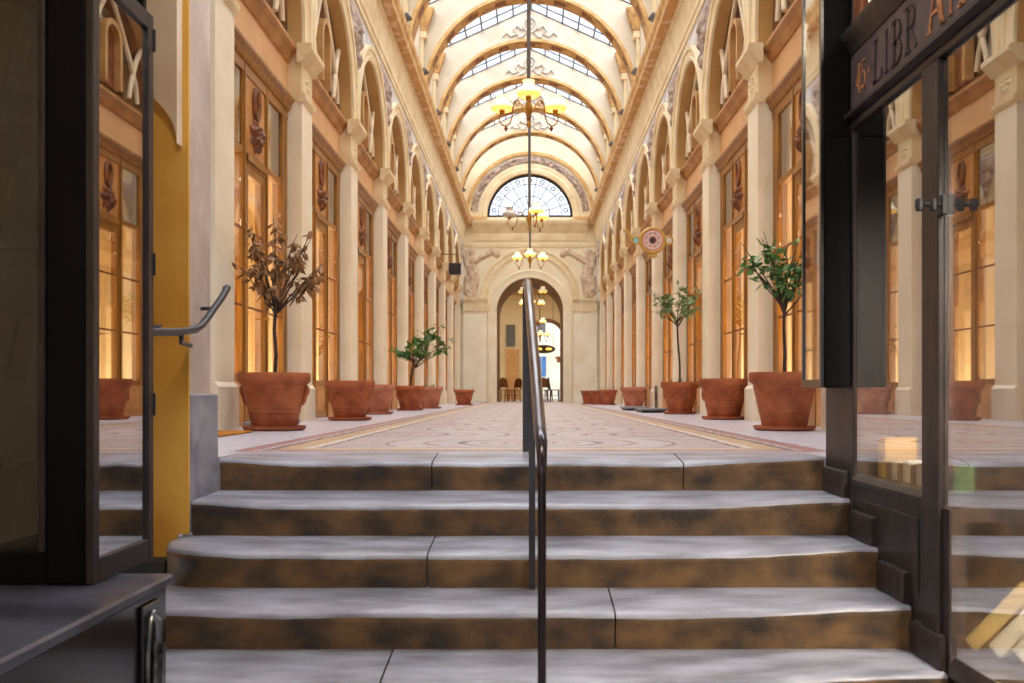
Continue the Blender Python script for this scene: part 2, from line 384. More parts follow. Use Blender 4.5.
# ------------------------------------------------------------------ arcade side walls
def wallmap(s):
    return lambda a, d, z: (s * (W - d), a, z)
def moving_noise(x, y, z=0):
    return noise.noise((x, y, z))
for s, side, tagside in SIDES:
    mp = wallmap(s)
    m = MB()
    TOP = 6.0; NA = 40
    for i in range(0, 9):
        c = (far(i) + near(i + 1)) / 2
        st = [(c - AR, IMP)] + [(c - AR * math.cos(PI * k / NA), ACZ + AR * math.sin(PI * k / NA)) for k in range(NA + 1)] + [(c + AR, IMP)]
        for k in range(len(st) - 1):
            (a, z), (a2, z2) = st[k], st[k + 1]
            if abs(a2 - a) > 1e-6: m.add([mp(a, 0, z), mp(a2, 0, z2), mp(a2, 0, TOP), mp(a, 0, TOP)], [(0, 1, 2, 3)], 0)
            m.add([mp(a, 0, z), mp(a2, 0, z2), mp(a2, -.28, z2), mp(a, -.28, z)], [(0, 1, 2, 3)], 1)
    # plain stretches over the pilasters and at the two ends
    for i in range(0, 10):
        m.add([mp(near(i), 0, IMP), mp(far(i), 0, IMP), mp(far(i), 0, TOP), mp(near(i), 0, TOP)], [(0, 1, 2, 3)], 0)
    m.box(*sorted((s * W, s * (W + .4))), far(9) + .085, YE - .002, IMP - .4, TOP, mi=0)
    m.box(*sorted((s * SP, s * (SP + .3))), far(9) + .03, YE - .002, 0, IMP - .4, mi=0)
    m.box(*sorted((s * SP, s * (SP + .3))), D[0], near(0) - .03, 0, IMP - .002, mi=0)
    m.box(*sorted((s * W, s * (W + .4))), D[0], near(0), IMP, TOP, mi=0)
    # attic above the cornice
    m.box(*sorted((s * (W + .02), s * (W + .3))), D[0], YE, 6.0, 9.22, mi=2)
    wall = struct(m.build('wall_' + side, [M['pale'], M['reveal'], M['attic']], flat=True))
    for i in range(0, 9):
        c = (far(i) + near(i + 1)) / 2
        a = MB(); a.arch([(AR, .0), (AR, .035), (AR + .05, .05), (AR + .06, .035), (AR + .15, .045), (AR + .16, .07), (AR + .21, .075), (AR + .235, .0)], c, ACZ, IMP + .003, mp, n=28)
        a.build('archivolt', M['mould'], wall)
    # leafy spandrel reliefs over the pilasters
    for i in range(0, 10):
        ro = AR + .27
        def hw(z):
            q = z - ACZ
            return B / 2 - math.sqrt(max(0, ro * ro - q * q)) if q < ro else B / 2
        def fn(u, v, i=i, bk=False):
            z = ACZ + .42 + v * 1.12
            w = min(max(.03, hw(z) - .03), .62)
            y = mid(i) + (u * 2 - 1) * w
            edge = min(1, 4 * min(u, 1 - u, v, 1 - v) + .0)
            n1 = noise.noise((y * 7, z * 7, i * 3.3)); n2 = noise.noise((y * 19, z * 19, i * 1.7))
            return mp(y, .004 if bk else .01 + edge * max(0, .045 + .08 * n1 + .045 * n2), z)
        r = MB(); r.grid(18, 34, fn, back=lambda u, v, fn=fn: fn(u, v, bk=True))
        r.build('spandrel_relief', M['relief'], wall, ang=80)
    # frieze mouldings and cornice, running the length of the arcade
    fr = MB(); fr.prism([(0, 5.9), (.03, 5.9), (.03, 5.97), (.055, 6.0), (.055, 6.14), (.075, 6.17), (.075, 6.33), (.10, 6.37), (.10, 6.47), (.13, 6.5), (.13, 6.57), (0, 6.57)],
                        D[0], YE, lambda p, q, a: mp(a, p, q))
    fr.build('frieze', M['mould'], wall)
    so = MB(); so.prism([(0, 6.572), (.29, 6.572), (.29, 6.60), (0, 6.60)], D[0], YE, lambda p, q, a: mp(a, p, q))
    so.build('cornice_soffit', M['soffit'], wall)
    li = MB(); li.prism([(0, 6.602), (.27, 6.602), (.29, 6.64), (.29, 6.70), (.31, 6.72), (.34, 6.80), (.34, 6.83), (0, 6.86)], D[0], YE, lambda p, q, a: mp(a, p, q))
    li.build('cornice_lip', M['lip'], wall)
    # attic pilasters and brown wedges coloured as shaded sides under the roof arches
    for i in range(0, 10):
        for dy in (-.36, .36):
            q = MB()
            q.box(*sorted((s * (W - .06), s * (W + .015))), mid(i) + dy - .07, mid(i) + dy + .07, 6.864, 8.45)
            q.box(*sorted((s * (W - .13), s * (W + .015))), mid(i) + dy - .1, mid(i) + dy + .1, 8.45, 8.6)
            q.build('attic_pilaster', M['mould'], wall)
        q = MB(); q.prism([(-.01, 8.62), (.14, 8.62), (.30, 9.15), (-.01, 9.15)], mid(i) - .45, mid(i) - .27, lambda p, q_, a: mp(a, p, q_))
        q.build('shaded_wedge', M['ribbrown'], wall)
    # rooms behind: warm shops below, dim mezzanine above
    b = MB()
    b.box(*sorted((s * 4.3, s * 4.4)), D[0], YE, -.01, 4.0)
    b.box(*sorted((s * (SP + .32), s * 4.3)), D[0] - .1, D[0], -.01, 4.0)
    b.box(*sorted((s * (SP + .32), s * 4.3)), YE, YE + .1, -.01, 4.0)
    b.box(*sorted((s * 3.001, s * 4.3)), D[0], YE, -.1, -.01)
    b.box(*sorted((s * (W + .44), s * 4.4)), D[0], YE, 4.0, 4.1)
    struct(b.build('wall_shops_' + side, M['inwall']))
    b = MB()
    b.box(*sorted((s * 3.5, s * 3.6)), D[0], YE, 4.1, 6.6)
    b.box(*sorted((s * (W + .3), s * 3.6)), D[0], YE, 6.6, 6.7)
    b.box(*sorted((s * (W + .42), s * 3.5)), D[0], D[0] + .1, 4.1, 6.6)
    struct(b.build('wall_mezzanine_' + side, M['brownin']))

# ------------------------------------------------------------------ pilasters
def make_pilaster():
    t = thing('pilaster', 'x', 'pilaster', group='cream pilasters along the arcade')
    # local +x points into the hall, face of the shaft at x = 0
    m = MB(); m.prism([(-.30, -.249), (-.045, -.249), (-.045, -.275), (.03, -.275), (.035, -.27), (.035, .27), (.03, .275), (-.045, .275), (-.045, .249), (-.30, .249)], 0, .34, lambda p, q, a: (p, q, a))
    m.prism([(-.045, .3405), (.035, .3405), (.035, .36), (.0, .40), (-.045, .40)], -.27, .27, lambda p, q, a: (p, a, q)); m.box(-.30, -.046, -.249, .249, .3405, .40)
    m.build('plinth', M['pil'], t)
    m = MB(); m.box(-.30, 0, -.25, .25, .401, 3.50); m.build('shaft', M['pil'], t)
    m = MB()
    m.prism([(-.04, 3.501), (.0, 3.501), (.03, 3.53), (.04, 3.56), (.04, 3.59), (.0, 3.61), (-.04, 3.61)], -.272, .272, lambda p, q, a: (p, a, q)); m.box(-.3, -.04, -.25, .25, 3.501, 3.61)
    m.box(-.3, 0, -.25, .25, 3.61, 3.93)
    m.prism([(-.04, 3.93), (.0, 3.93), (.03, 3.95), (.05, 3.99), (.11, 4.04), (.125, 4.06), (.125, 4.11), (.11, 4.127), (-.04, 4.127)], -.33, .33, lambda p, q, a: (p, a, q)); m.box(-.3, -.04, -.25, .25, 3.93, 4.127)
    cap = m.build('capital', M['mould'], t)
    def fn(u, v, bk=False):
        y = (u - .5) * .38; z = 3.64 + v * .26; e = min(1, 5 * min(u, 1 - u, v, 1 - v))
        rr = math.hypot(y, z - 3.77); ang = math.atan2(z - 3.77, y)
        pet = max(0, .5 + .5 * math.cos(8 * ang)) * max(0, 1 - abs(rr - .075) / .05) + max(0, 1 - rr / .035)
        h = .03 * pet + .02 * max(0, noise.noise((y * 24, z * 24, 3)))
        return (.0005 if bk else .003 + e * h, y, z)
    r = MB(); r.grid(22, 16, fn, back=lambda u, v: fn(u, v, True)); r.build('rosette_relief', M['mould'], cap, ang=70)
    return t
p0 = make_pilaster(); first = True
for s, side, ts in SIDES:
    for i in range(0, 10):
        o = p0 if first else dup(p0); first = False
        o.location = (s * W, mid(i), .0005); o.rotation_euler = (0, 0, 0 if s < 0 else PI)
        o['label'] = f'{ORD[i]} cream pilaster from the stairs on the {ts}'

# ------------------------------------------------------------------ shopfronts
def make_shopfront():
    t = thing('shopfront', 'x', 'shopfront', group='amber wood shopfronts along the arcade')
    H = 1.213
    E = [H - .22, H - .22 - .57, .32]   # jamb inner, mullion outer, mullion inner
    m = MB()
    for q in (-1, 1):
        m.box(-.10, .0, *sorted((q * (H - .2), q * H)), .42, 3.40)
        m.box(-.10, .008, *sorted((q * (H - .235), q * (H - .19))), .42, 3.40)
        m.box(-.08, .006, *sorted((q * (H - .10), q * (H - .06))), .42, 3.38)
        m.box(-.10, .0, *sorted((q * .32, q * .44)), .0, 3.40)
        m.box(-.10, .012, *sorted((q * .36, q * .40)), .0, 3.40)
        m.box(-.08, -.002, *sorted((q * .44, q * (H - .235))), 2.54, 2.60)
        m.box(-.08, -.002, *sorted((q * .44, q * (H - .235))), .42, .48)
    m.box(-.10, .0, -.32, .32, 2.46, 2.60)
    m.box(-.10, .02, -.32, .32, 2.50, 2.56)
    m.box(-.10, .006, -H, H, 3.30, 3.40)
    m.prism([(-.10, 3.40), (.02, 3.40), (.04, 3.43), (.04, 3.46), (.08, 3.50), (.08, 3.53), (-.10, 3.53)], -H, H, lambda p, q, a: (p, a, q))
    m.build('frame', M['wood'], t)
    m = MB(); m.box(-.09, .0, -H, H, 3.531, 3.93); m.build('fascia_panel', M['fascia'], t)
    m = MB(); m.prism([(-.2, 3.931), (.02, 3.931), (.04, 3.96), (.06, 3.99), (.06, 4.02), (.11, 4.06), (.11, 4.10), (.07, 4.115), (-.2, 4.115)], -H, H, lambda p, q, a: (p, a, q))
    m.build('sill', M['sillw'], t)
    for q in (-1, 1):
        m = MB(); a, b = sorted((q * .441, q * (H - .236))); a2, b2 = sorted((q * .441, q * H)); m.box(-.08, .010, a2, b2, .002, .419)
        m.box(-.01, .018, a2 + .08, b2 - .08, .08, .35, .004); m.build('base_panel', M['woodpan'], t)
        for z0, z1 in ((.481, 2.539), (2.601, 3.299)):
            m = MB(); m.box(-.020, -.014, a, b, z0, z1); pn = m.build('pane', M['g_shop'] if z0 < 1 else M['g_shopup'], t)
            if z0 < 1:
                for z in (1.12, 1.84):
                    m = MB(); m.box(-.0135, -.004, a, b, z - .011, z + .011); m.build('glazing_bar', M['carved'], pn)
    # door with its carved head panel
    m = MB()
    for q in (-1, 1): m.box(-.06, -.002, *sorted((q * .255, q * .319)), .004, 2.455)
    m.box(-.06, -.002, -.255, .255, 2.38, 2.455); m.box(-.06, -.002, -.255, .255, .004, .10); m.box(-.06, -.002, -.255, .255, .40, .47)
    d = m.build('door', M['wood'], t)
    m = MB(); m.box(-.05, -.008, -.255, .255, .10, .40); m.box(-.02, -.001, -.19, .19, .15, .35, .004); m.build('kick_panel', M['woodpan'], d)
    m = MB(); m.box(-.018, -.012, -.255, .255, .47, 2.38); m.build('pane', M['g_shop'], d)
    for z in (1.12, 1.84):
        m = MB(); m.box(-.0115, -.004, -.255, .255, z - .011, z + .011); m.build('glazing_bar', M['carved'], d)
    m = MB(); m.tube([(-.01, .285, 1.05), (.05, .285, 1.05), (.05, .22, 1.05)], .009); m.build('handle', M['gold'], d)
    m = MB(); m.box(-.08, -.006, -.32, .32, 2.60, 3.30); cp = m.build('carved_panel', M['woodpan'], t)
    m = MB(); m.ring((.006, 0, 3.10), .085, .15, .026, axis='x'); m.ring((.006, 0, 3.10), .05, .11, .010, axis='x')
    m.build('carved_wreath', M['carved'], cp)
    def fn(u, v, bk=False):
        th = u * 2 * PI; r = v
        y = math.cos(th) * r * .19; z = 2.79 + math.sin(th) * r * .15
        h = (1 - r ** 4) * (.025 + .075 * abs(noise.noise((y * 17, z * 17, 1.3))) + .05 * abs(noise.noise((y * 38, z * 38, 2.7))))
        k = 1 + .18 * math.sin(7 * th + 1); y *= k; z = 2.79 + (z - 2.79) * k
        return (-.008 if bk else -.006 + max(0, h), y, z)
    m = MB(); m.grid(72, 22, fn); m.build('carved_bouquet', M['carved'], cp, ang=80)
    return t
s0 = make_shopfront(); first = True
for s, side, ts in SIDES:
    for i in range(0, 9):
        o = s0 if first else dup(s0); first = False
        o.location = (s * SP, (far(i) + near(i + 1)) / 2, .0005); o.rotation_euler = (0, 0, 0 if s < 0 else PI)
        o['label'] = f'{ORD[i]} amber wood shopfront from the stairs on the {ts}'

# ------------------------------------------------------------------ arched windows
def make_window(n):
    t = sempty('window_%d' % n)
    A = AR - .004; zc = ACZ; z0 = IMP + .02
    mp = lambda a, d, z: (d, a, z)
    m = MB(); m.arch([(A, -.06), (A, .03), (A - .05, .045), (A - .07, .02), (A - .16, .0), (A - .20, -.02), (A - .20, -.06)], 0, zc, z0, mp, n=28)
    for q in (-1, 1):
        top = zc + math.sqrt((A - .20) ** 2 - .48 ** 2)
        m.box(-.05, .02, q * .48 - .03, q * .48 + .03, z0, top + .02)
    m.box(-.05, .02, -A + .05, A - .05, z0, z0 + .07)
    m.build('window_frame', M['winwood'], t)
    m = MB()
    m.arch([(.19, -.01), (.19, .11), (.26, .11), (.26, -.01)], 0, z0 + .66, z0 + .075, mp, n=16)
    m.build('fret_arch', M['fret'], t)
    m = MB(); m.arch([(.0, .0), (.0, .03), (.185, .03), (.185, .0)], 0, z0 + .66, z0 + .075, mp, n=12); m.build('fret_panel', M['carved'], t)
    m = MB()
    for q in (-1, 1):
        m.tube([(.05, q * .02, z0 + 1.28), (.06, q * .28, z0 + .98), (.07, q * .55, z0 + .62), (.08, q * .74, z0 + .30), (.08, q * .80, z0 + .08)], [.03, .03, .035, .035, .03], 8)
        m.tube([(.06, q * .95, z0 + .86), (.07, q * .74, z0 + .58), (.08, q * .58, z0 + .28), (.08, q * .52, z0 + .08)], [.035, .035, .035, .03], 8)
    m.build('fretwork', M['fretpale'], t)
    m = MB(); pts = [(-A + .06, z0 + .03)] + [(-(A - .06) * math.cos(PI * k / 24), zc + (A - .06) * math.sin(PI * k / 24)) for k in range(25)] + [(A - .06, z0 + .03)]
    m.prism(pts, -.034, -.026, lambda p, q, a: (a, p, q)); m.build('window_pane', M['g_up'], t)
    return t
w0 = make_window(1); n = 1
for s, side, ts in SIDES:
    for i in range(0, 9):
        o = w0 if n == 1 else dup(w0)
        o.name = 'window_%d' % n; n += 1
        o.location = (s * (W + .19), (far(i) + near(i + 1)) / 2, 0); o.rotation_euler = (0, 0, 0 if s < 0 else PI)

# ------------------------------------------------------------------ roof: arches and glazed gables
RR, RC = 2.42, 7.08
EAVE, RIDGE = 9.22, 10.36
ceil = sempty('ceiling')
def outline(th):
    dx, dz = math.cos(th), math.sin(th); best = 1e9
    if abs(dx) > 1e-6:
        t = 2.49 / abs(dx); z = RC + dz * t
        if z <= EAVE: best = t
    sl = (RIDGE - EAVE) / 2.49
    t = (RIDGE - RC) / (dz + abs(dx) * sl)
    return (dx * min(best, t), RC + dz * min(best, t))
def make_rib():
    m = MB(); K = 40; pi_ = []; po = []
    for k in range(K + 1):
        th = PI * k / K
        pi_.append((RR * math.cos(th), RC + RR * math.sin(th))); po.append(outline(th))
    for k in range(K):
        for y in (-.25, .25):
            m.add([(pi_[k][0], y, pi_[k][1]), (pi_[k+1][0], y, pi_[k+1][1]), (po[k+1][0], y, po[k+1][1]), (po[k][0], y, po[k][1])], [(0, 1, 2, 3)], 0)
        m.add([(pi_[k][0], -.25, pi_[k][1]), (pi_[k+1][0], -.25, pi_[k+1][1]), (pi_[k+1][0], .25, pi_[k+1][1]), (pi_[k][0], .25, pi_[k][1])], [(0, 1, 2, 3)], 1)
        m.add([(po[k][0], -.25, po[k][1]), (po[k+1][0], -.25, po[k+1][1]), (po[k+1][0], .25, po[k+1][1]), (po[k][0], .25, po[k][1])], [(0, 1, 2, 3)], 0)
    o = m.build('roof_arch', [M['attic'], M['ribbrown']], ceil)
    m = MB(); m.arch([(RR, -.252), (RR + .0, -.275), (RR + .07, -.275), (RR + .08, -.252)], 0, RC, RC, lambda a, d, z: (a, d, z), n=40)
    m.build('arch_moulding', M['lip'], o)
    for k in range(-4, 5):      # dark panels let into the soffit
        th = PI / 2 + k * .29; h = .055
        m = MB(); r0, r1 = RR - .012, RR + .01
        v = [(r * math.cos(th + e), y, RC + r * math.sin(th + e)) for r in (r0, r1) for e in (-h, h) for y in (-.1, .1)]
        m.add(v, [(0, 1, 3, 2), (4, 6, 7, 5), (0, 4, 5, 1), (2, 3, 7, 6), (0, 2, 6, 4), (1, 5, 7, 3)])
        m.build('soffit_panel', M['carved'], o)
    m = MB(); yw = -.27; zc = 9.92
    m.ring((0, yw, zc), .17, .19, .032); m.ring((0, yw, zc), .07, .09, .025)
    for q in (-1, 1):
        pts = [(q * .2, yw, zc - .12), (q * .34, yw, zc - .02), (q * .42, yw, zc - .12), (q * .34, yw, zc - .24), (q * .5, yw, zc - .30), (q * .62, yw, zc - .2), (q * .72, yw, zc - .3)]
        m.tube(pts, [.03, .035, .035, .03, .03, .025, .015], 6)
        m.tube([(q * .12, yw, zc - .2), (q * .2, yw, zc - .3), (q * .32, yw, zc - .33)], [.03, .03, .015], 6)
    m.build('wreath_ornament', M['wreath'], o)
    return o
r0 = make_rib(); r0.location = (0, mid(0), 0)
for i in range(1, 10):
    o = dup(r0, ceil); o.location = (0, mid(i), 0)
def make_skylight(L):
    bars = MB(); sl = (RIDGE - EAVE) / 2.49
    for s in (-1, 1):
        for k in range(7):
            t = k / 6; x = s * (2.47 * (1 - t) + .03 * t); z = EAVE + (2.49 - abs(x)) * sl
            bars.box(x - .02, x + .02, 0, L, z - .02, z + .035)
        for k in range(6):
            y = L * k / 5
            bars.tube([(s * 2.47, y, EAVE + .01), (s * .01, y, RIDGE - .01)], .02, 6)
    o = bars.build('skylight_frame', M['lead'], ceil)
    for s in (-1, 1):
        g = MB(); g.prism([(s * 2.49, EAVE + .02), (0, RIDGE + .02), (0, RIDGE + .03), (s * 2.49, EAVE + .03)], 0.02, L - .02, lambda p, q, a: (p, a, q))
        g.build('skylight_pane', M['g_sky'], o)
    return o
sk = make_skylight(B - .504); sk.location = (0, mid(0) + .252, 0)
for i in range(1, 9):
    o = dup(sk, ceil); o.location = (0, mid(i) + .252, 0)
sk2 = make_skylight(mid(0) - .252 - D[0]); sk2.location = (0, D[0], 0)
sk3 = make_skylight(YE - mid(9) - .252); sk3.location = (0, mid(9) + .252, 0)

# ------------------------------------------------------------------ end wall with archway and lunette
bmp = lambda a, d, z: (a, YE - d, z)
def half_wall(m, r, zc, z0, z1, xw, yb, NA=28):
    """front face round an arched opening from z0 to z1 and its reveal back to yb"""
    st = [(-r, z0)] + [(-r * math.cos(PI * k / NA), zc + r * math.sin(PI * k / NA)) for k in range(NA + 1)] + [(r, z0)]
    for k in range(len(st) - 1):
        (a, z), (a2, z2) = st[k], st[k + 1]
        if abs(a2 - a) > 1e-6: m.add([(a, YE, z), (a2, YE, z2), (a2, YE, z1), (a, YE, z1)], [(0, 1, 2, 3)], 0)
        if abs(a2 - a) + abs(z2 - z) > 1e-6: m.add([(a, YE, z), (a2, YE, z2), (a2, yb, z2), (a, yb, z)], [(0, 1, 2, 3)], 1)
    for q in (-1, 1):
        m.add([(q * r, YE, z0), (q * xw, YE, z0), (q * xw, YE, z1), (q * r, YE, z1)], [(0, 1, 2, 3)], 0)
m = MB()
half_wall(m, 1.235, 3.40, 0, 6.4, 2.7, YE + 3.6)
half_wall(m, 1.60, 6.92, 6.9, 10.6, 2.7, YE + .35)
m.add([(-2.7, YE, 6.4), (2.7, YE, 6.4), (2.7, YE, 6.9), (-2.7, YE, 6.9)], [(0, 1, 2, 3)], 0)
m.add([(-2.7, YE + .35, 6.4), (2.7, YE + .35, 6.4), (2.7, YE + .35, 6.92), (-2.7, YE + .35, 6.92)], [(0, 1, 2, 3)], 0)
m.add([(-1.6, YE, 6.9), (1.6, YE, 6.9), (1.6, YE + .35, 6.9), (-1.6, YE + .35, 6.9)], [(0, 1, 2, 3)], 0)
wb = struct(m.build('wall_back', [M['cream'], M['barrel']], flat=True))
def bp(name, mb, mt): return mb.build(name, mt, wb)
m = MB(); m.prism([(0, 6.02), (.04, 6.02), (.05, 6.1), (.05, 6.30), (.09, 6.34), (.2, 6.5), (.24, 6.55), (.30, 6.60), (.33, 6.70), (.33, 6.74), (0, 6.80)], -2.14, 2.14, lambda p, q, a: (a, YE - p, q)); bp('cornice', m, M['mould'])
m = MB(); m.prism([(0, 5.78), (.035, 5.78), (.05, 5.85), (.05, 5.90), (0, 5.92)], -2.48, 2.48, lambda p, q, a: (a, YE - p, q)); bp('string_course', m, M['mould'])
m = MB(); m.arch([(1.62, .0), (1.62, .05), (1.76, .06), (1.80, .03), (1.9, .03), (1.9, .0)], 0, 6.92, 6.92, bmp, n=36); bp('lunette_archivolt', m, M['mould'])
def fr(u, v, bk=False):
    th = PI * (.03 + .94 * u); r = 1.97 + v * .26; e = min(1, 5 * min(v, 1 - v))
    h = .035 + .06 * noise.noise((r * 9, th * 14, 2)) + .03 * noise.noise((r * 20, th * 34, 4))
    return bmp(r * math.cos(th), .004 if bk else .008 + e * max(0, h), 6.94 + r * math.sin(th))
m = MB(); m.grid(110, 8, fr, back=lambda u, v: fr(u, v, True)); bp('scroll_relief', m, M['relief'])
m = MB(); m.arch([(2.30, .0), (2.30, .06), (2.42, .07), (2.42, .0)], 0, 6.92, 6.92, bmp, n=36); bp('rim_moulding', m, M['lip'])
for q in (-1, 1):
    m = MB(); m.box(*sorted((q * 1.62, q * 2.4)), YE - .06, YE - .002, 6.84, 6.92); bp('lunette_impost', m, M['lip'])
m = MB(); m.arch([(1.57, .0), (1.57, .05), (1.64, .07), (1.66, .04), (1.76, .05), (1.80, .09), (1.86, .09), (1.88, .0)], 0, 3.88, 3.88, bmp, n=36); bp('outer_archivolt', m, M['mould'])
m = MB(); m.arch([(1.236, .0), (1.236, .03), (1.30, .045), (1.32, .03), (1.46, .035), (1.50, .05), (1.55, .0)], 0, 3.40, 3.38, bmp, n=36); bp('inner_archivolt', m, M['cream'])
for q in (-1, 1):
    m = MB(); m.box(*sorted((q * 1.245, q * 1.55)), YE - .05, YE - .002, 0.002, 3.1); m.box(*sorted((q * 1.236, q * 1.57)), YE - .07, YE - .002, 3.1, 3.36); bp('jamb_strip', m, M['pil'])
    m = MB(); m.box(*sorted((q * 1.60, q * 2.49)), YE - .14, YE - .002, .002, 3.3); bp('pier', m, M['pil'])
    m = MB(); m.prism([(0, 3.302), (.15, 3.302), (.15, 3.36), (.17, 3.38), (.17, 3.70), (.22, 3.74), (.26, 3.80), (.26, 3.86), (0, 3.87)], *sorted((q * 1.58, q * 2.495)), lambda p, z, a: (a, YE - p - .002, z)); bp('pier_entablature', m, M['mould'])
    caps = [((2.18, 5.25), (2.2, 5.55), .10), ((2.2, 5.05), (2.12, 4.6), .16), ((2.1, 4.6), (2.2, 4.0), .17), ((2.1, 5.2), (1.75, 5.42), .06), ((1.75, 5.42), (1.38, 5.60), .05), ((2.28, 5.1), (2.42, 5.5), .12), ((1.38, 5.62), (1.2, 5.5), .09), ((2.35, 4.6), (2.38, 4.1), .08)]
    def sdf(x, z):
        b = 9
        for (x0, z0), (x1, z1), r in caps:
            dx, dz = x1 - x0, z1 - z0; t = max(0, min(1, ((x - x0) * dx + (z - z0) * dz) / (dx * dx + dz * dz)))
            b = min(b, math.hypot(x - x0 - t * dx, z - z0 - t * dz) - r)
        return b
    def ff(u, v, q=q, bk=False):
        x = 1.12 + u * 1.36; z = 3.92 + v * 1.82
        h = max(0, min(1, .5 - sdf(x, z) / .1))
        h = h * (.10 + .03 * noise.noise((x * 14, z * 8, 0))) if h > 0 else 0
        if math.hypot(x, z - 3.88) < 1.93 or z < 3.9: h = 0
        return bmp(q * x, -.004 if bk else (-.003 + h), z)
    m = MB(); m.grid(56, 70, ff); bp('figure_relief', m, M['figure'])
# fanlight in the lunette
lw = sempty('window_19', (0, YE + .2, 6.93))
m = MB(); mpf = lambda a, d, z: (a, d, z)
m.arch([(1.59, -.05), (1.59, .05), (1.52, .05), (1.52, -.05)], 0, 0, 0, mpf, n=36); m.box(-1.59, 1.59, -.05, .05, 0.001, .07)
m.build('window_frame', M['iron'], lw)
m = MB()
for k in range(1, 9):
    th = PI * k / 9; m.tube([(.28 * math.cos(th), 0, .05 + .28 * math.sin(th)), (1.53 * math.cos(th), 0, 1.53 * math.sin(th))], .016, 6)
for r in (.28, .75, 1.2):
    m.tube([(r * math.cos(PI * k / 30), 0, .05 + r * math.sin(PI * k / 30)) for k in range(31)], .016, 6)
for k in range(9):
    th = PI * (k + .5) / 9; m.ring((1.36 * math.cos(th), 0, .03 + 1.36 * math.sin(th)), .07, .07, .02, n=12, m=6)
m.build('fan_tracery', M['greyiron'], lw)
m = MB(); m.prism([(1.55 * math.cos(PI * k / 32), .02 + 1.52 * math.sin(PI * k / 32)) for k in range(33)], .02, .028, lambda p, q, a: (p, a, q)); m.build('window_pane', M['g_sky'], lw)
# slate roof behind the lunette
m = MB(); m.prism([(44, 6.0), (44, 7.4), (49, 9.6), (54, 7.4), (54, 6.0)], -7, 7, lambda p, q, a: (a, p, q))
tag(m.build('slate_roof', M['slate']), 'blue-grey slate roof seen through the fan-shaped window', 'roof', kind='structure')

# ------------------------------------------------------------------ rooms beyond the archway
m = MB()
for q in (-1, 1):
    m.box(*sorted((q * 3.0, q * 3.2)), YE + 3.6, 52, 0, 5.6)
    m.box(*sorted((q * 1.236, q * 3.2)), YE + 3.5, YE + 3.6, 0, 5.6)
struct(m.build('wall_rotunda', M['cream']))
m = MB(); m.box(-3.2, 3.2, YE + 3.5, 52.3, 5.6, 5.75); m.box(-3.2, 3.2, YE + 3.5, YE + 3.6, 4.64, 5.6); struct(m.build('ceiling', M['reveal']))
# far wall with an off-centre arch to the street
m = MB(); NA = 20; c0, r0_, zc0 = .92, .82, 3.35
st = [(c0 - r0_, 0)] + [(c0 - r0_ * math.cos(PI * k / NA), zc0 + r0_ * math.sin(PI * k / NA)) for k in range(NA + 1)] + [(c0 + r0_, 0)]
for k in range(len(st) - 1):
    (a, z), (a2, z2) = st[k], st[k + 1]
    if abs(a2 - a) > 1e-6: m.add([(a, 52, z), (a2, 52, z2), (a2, 52, 5.6), (a, 52, 5.6)], [(0, 1, 2, 3)], 0)
    m.add([(a, 52, z), (a2, 52, z2), (a2, 52.6, z2), (a, 52.6, z)], [(0, 1, 2, 3)], 1)
for xa, xb in ((-3, c0 - r0_), (c0 + r0_, 3)): m.add([(xa, 52, 0), (xb, 52, 0), (xb, 52, 5.6), (xa, 52, 5.6)], [(0, 1, 2, 3)], 0)
wf = struct(m.build('wall_far', [M['cream'], M['brownin']], flat=True))
m = MB(); m.arch([(r0_, .0), (r0_, .06), (r0_ + .16, .06), (r0_ + .16, .0)], c0, zc0, 0.01, lambda a, d, z: (a, 51.998 - d, z), n=24); m.build('archivolt', M['chair'], wf)
m = MB(); m.box(-1.30, -.60, 51.9, 51.99, .02, 2.6); m.box(-1.34, -.56, 51.88, 51.99, 2.6, 2.7); m.build('beige_panel', M['fascia'], wf)
m = MB(); m.box(-1.28, -.80, 51.9, 51.99, 2.85, 4.0); m.build('dark_opening', M['greyiron'], wf)
m = MB(); m.box(-6, 6, 60, 60.5, 0, 9); fc = struct(m.build('wall_street', M['facade']))
m = MB(); m.box(.40, 1.02, 59.93, 59.99, 1.35, 2.65); q = m.build('window_frame', M['facade'], fc)
for xa in (.43, .73):
    m = MB(); m.box(xa, xa + .26, 59.90, 59.928, 1.38, 2.62); m.build('shutter', M['shutter'], fc)
m = MB(); m.box(.45, .95, 59.93, 59.99, 4.1, 5.2); m.build('window_pane', M['greyiron'], fc)
m = MB(); m.box(-6, 6, 52.6, 60, -.005, .004); struct(m.build('path_street', M['stone']))
m = MB(); m.box(-6, 6, 52.6, 58.0, 7.5, 7.7); struct(m.build('ceiling', M['facade']))  # unseen slab added to keep sky light off the street facade
# doorway canopy on the passage wall beyond
dc = thing('doorway_canopy', 'brown timber shelf canopy over a dark doorway beyond the archway', 'canopy', (1.6, 50.5, 0))
m = MB(); m.box(-.20, .35, -.3, .3, 1.95, 2.15, .02); m.box(-.28, .35, -.36, .36, 2.15, 2.24, .01); m.build('canopy_shelf', M['sillw'], dc)
m = MB(); m.box(.0, .10, -.25, -.15, .004, 1.95); m.box(.0, .10, .15, .25, .004, 1.95); m.box(.02, .08, -.15, .15, .004, 1.95); m.build('door_post', M['chairblk'], dc)

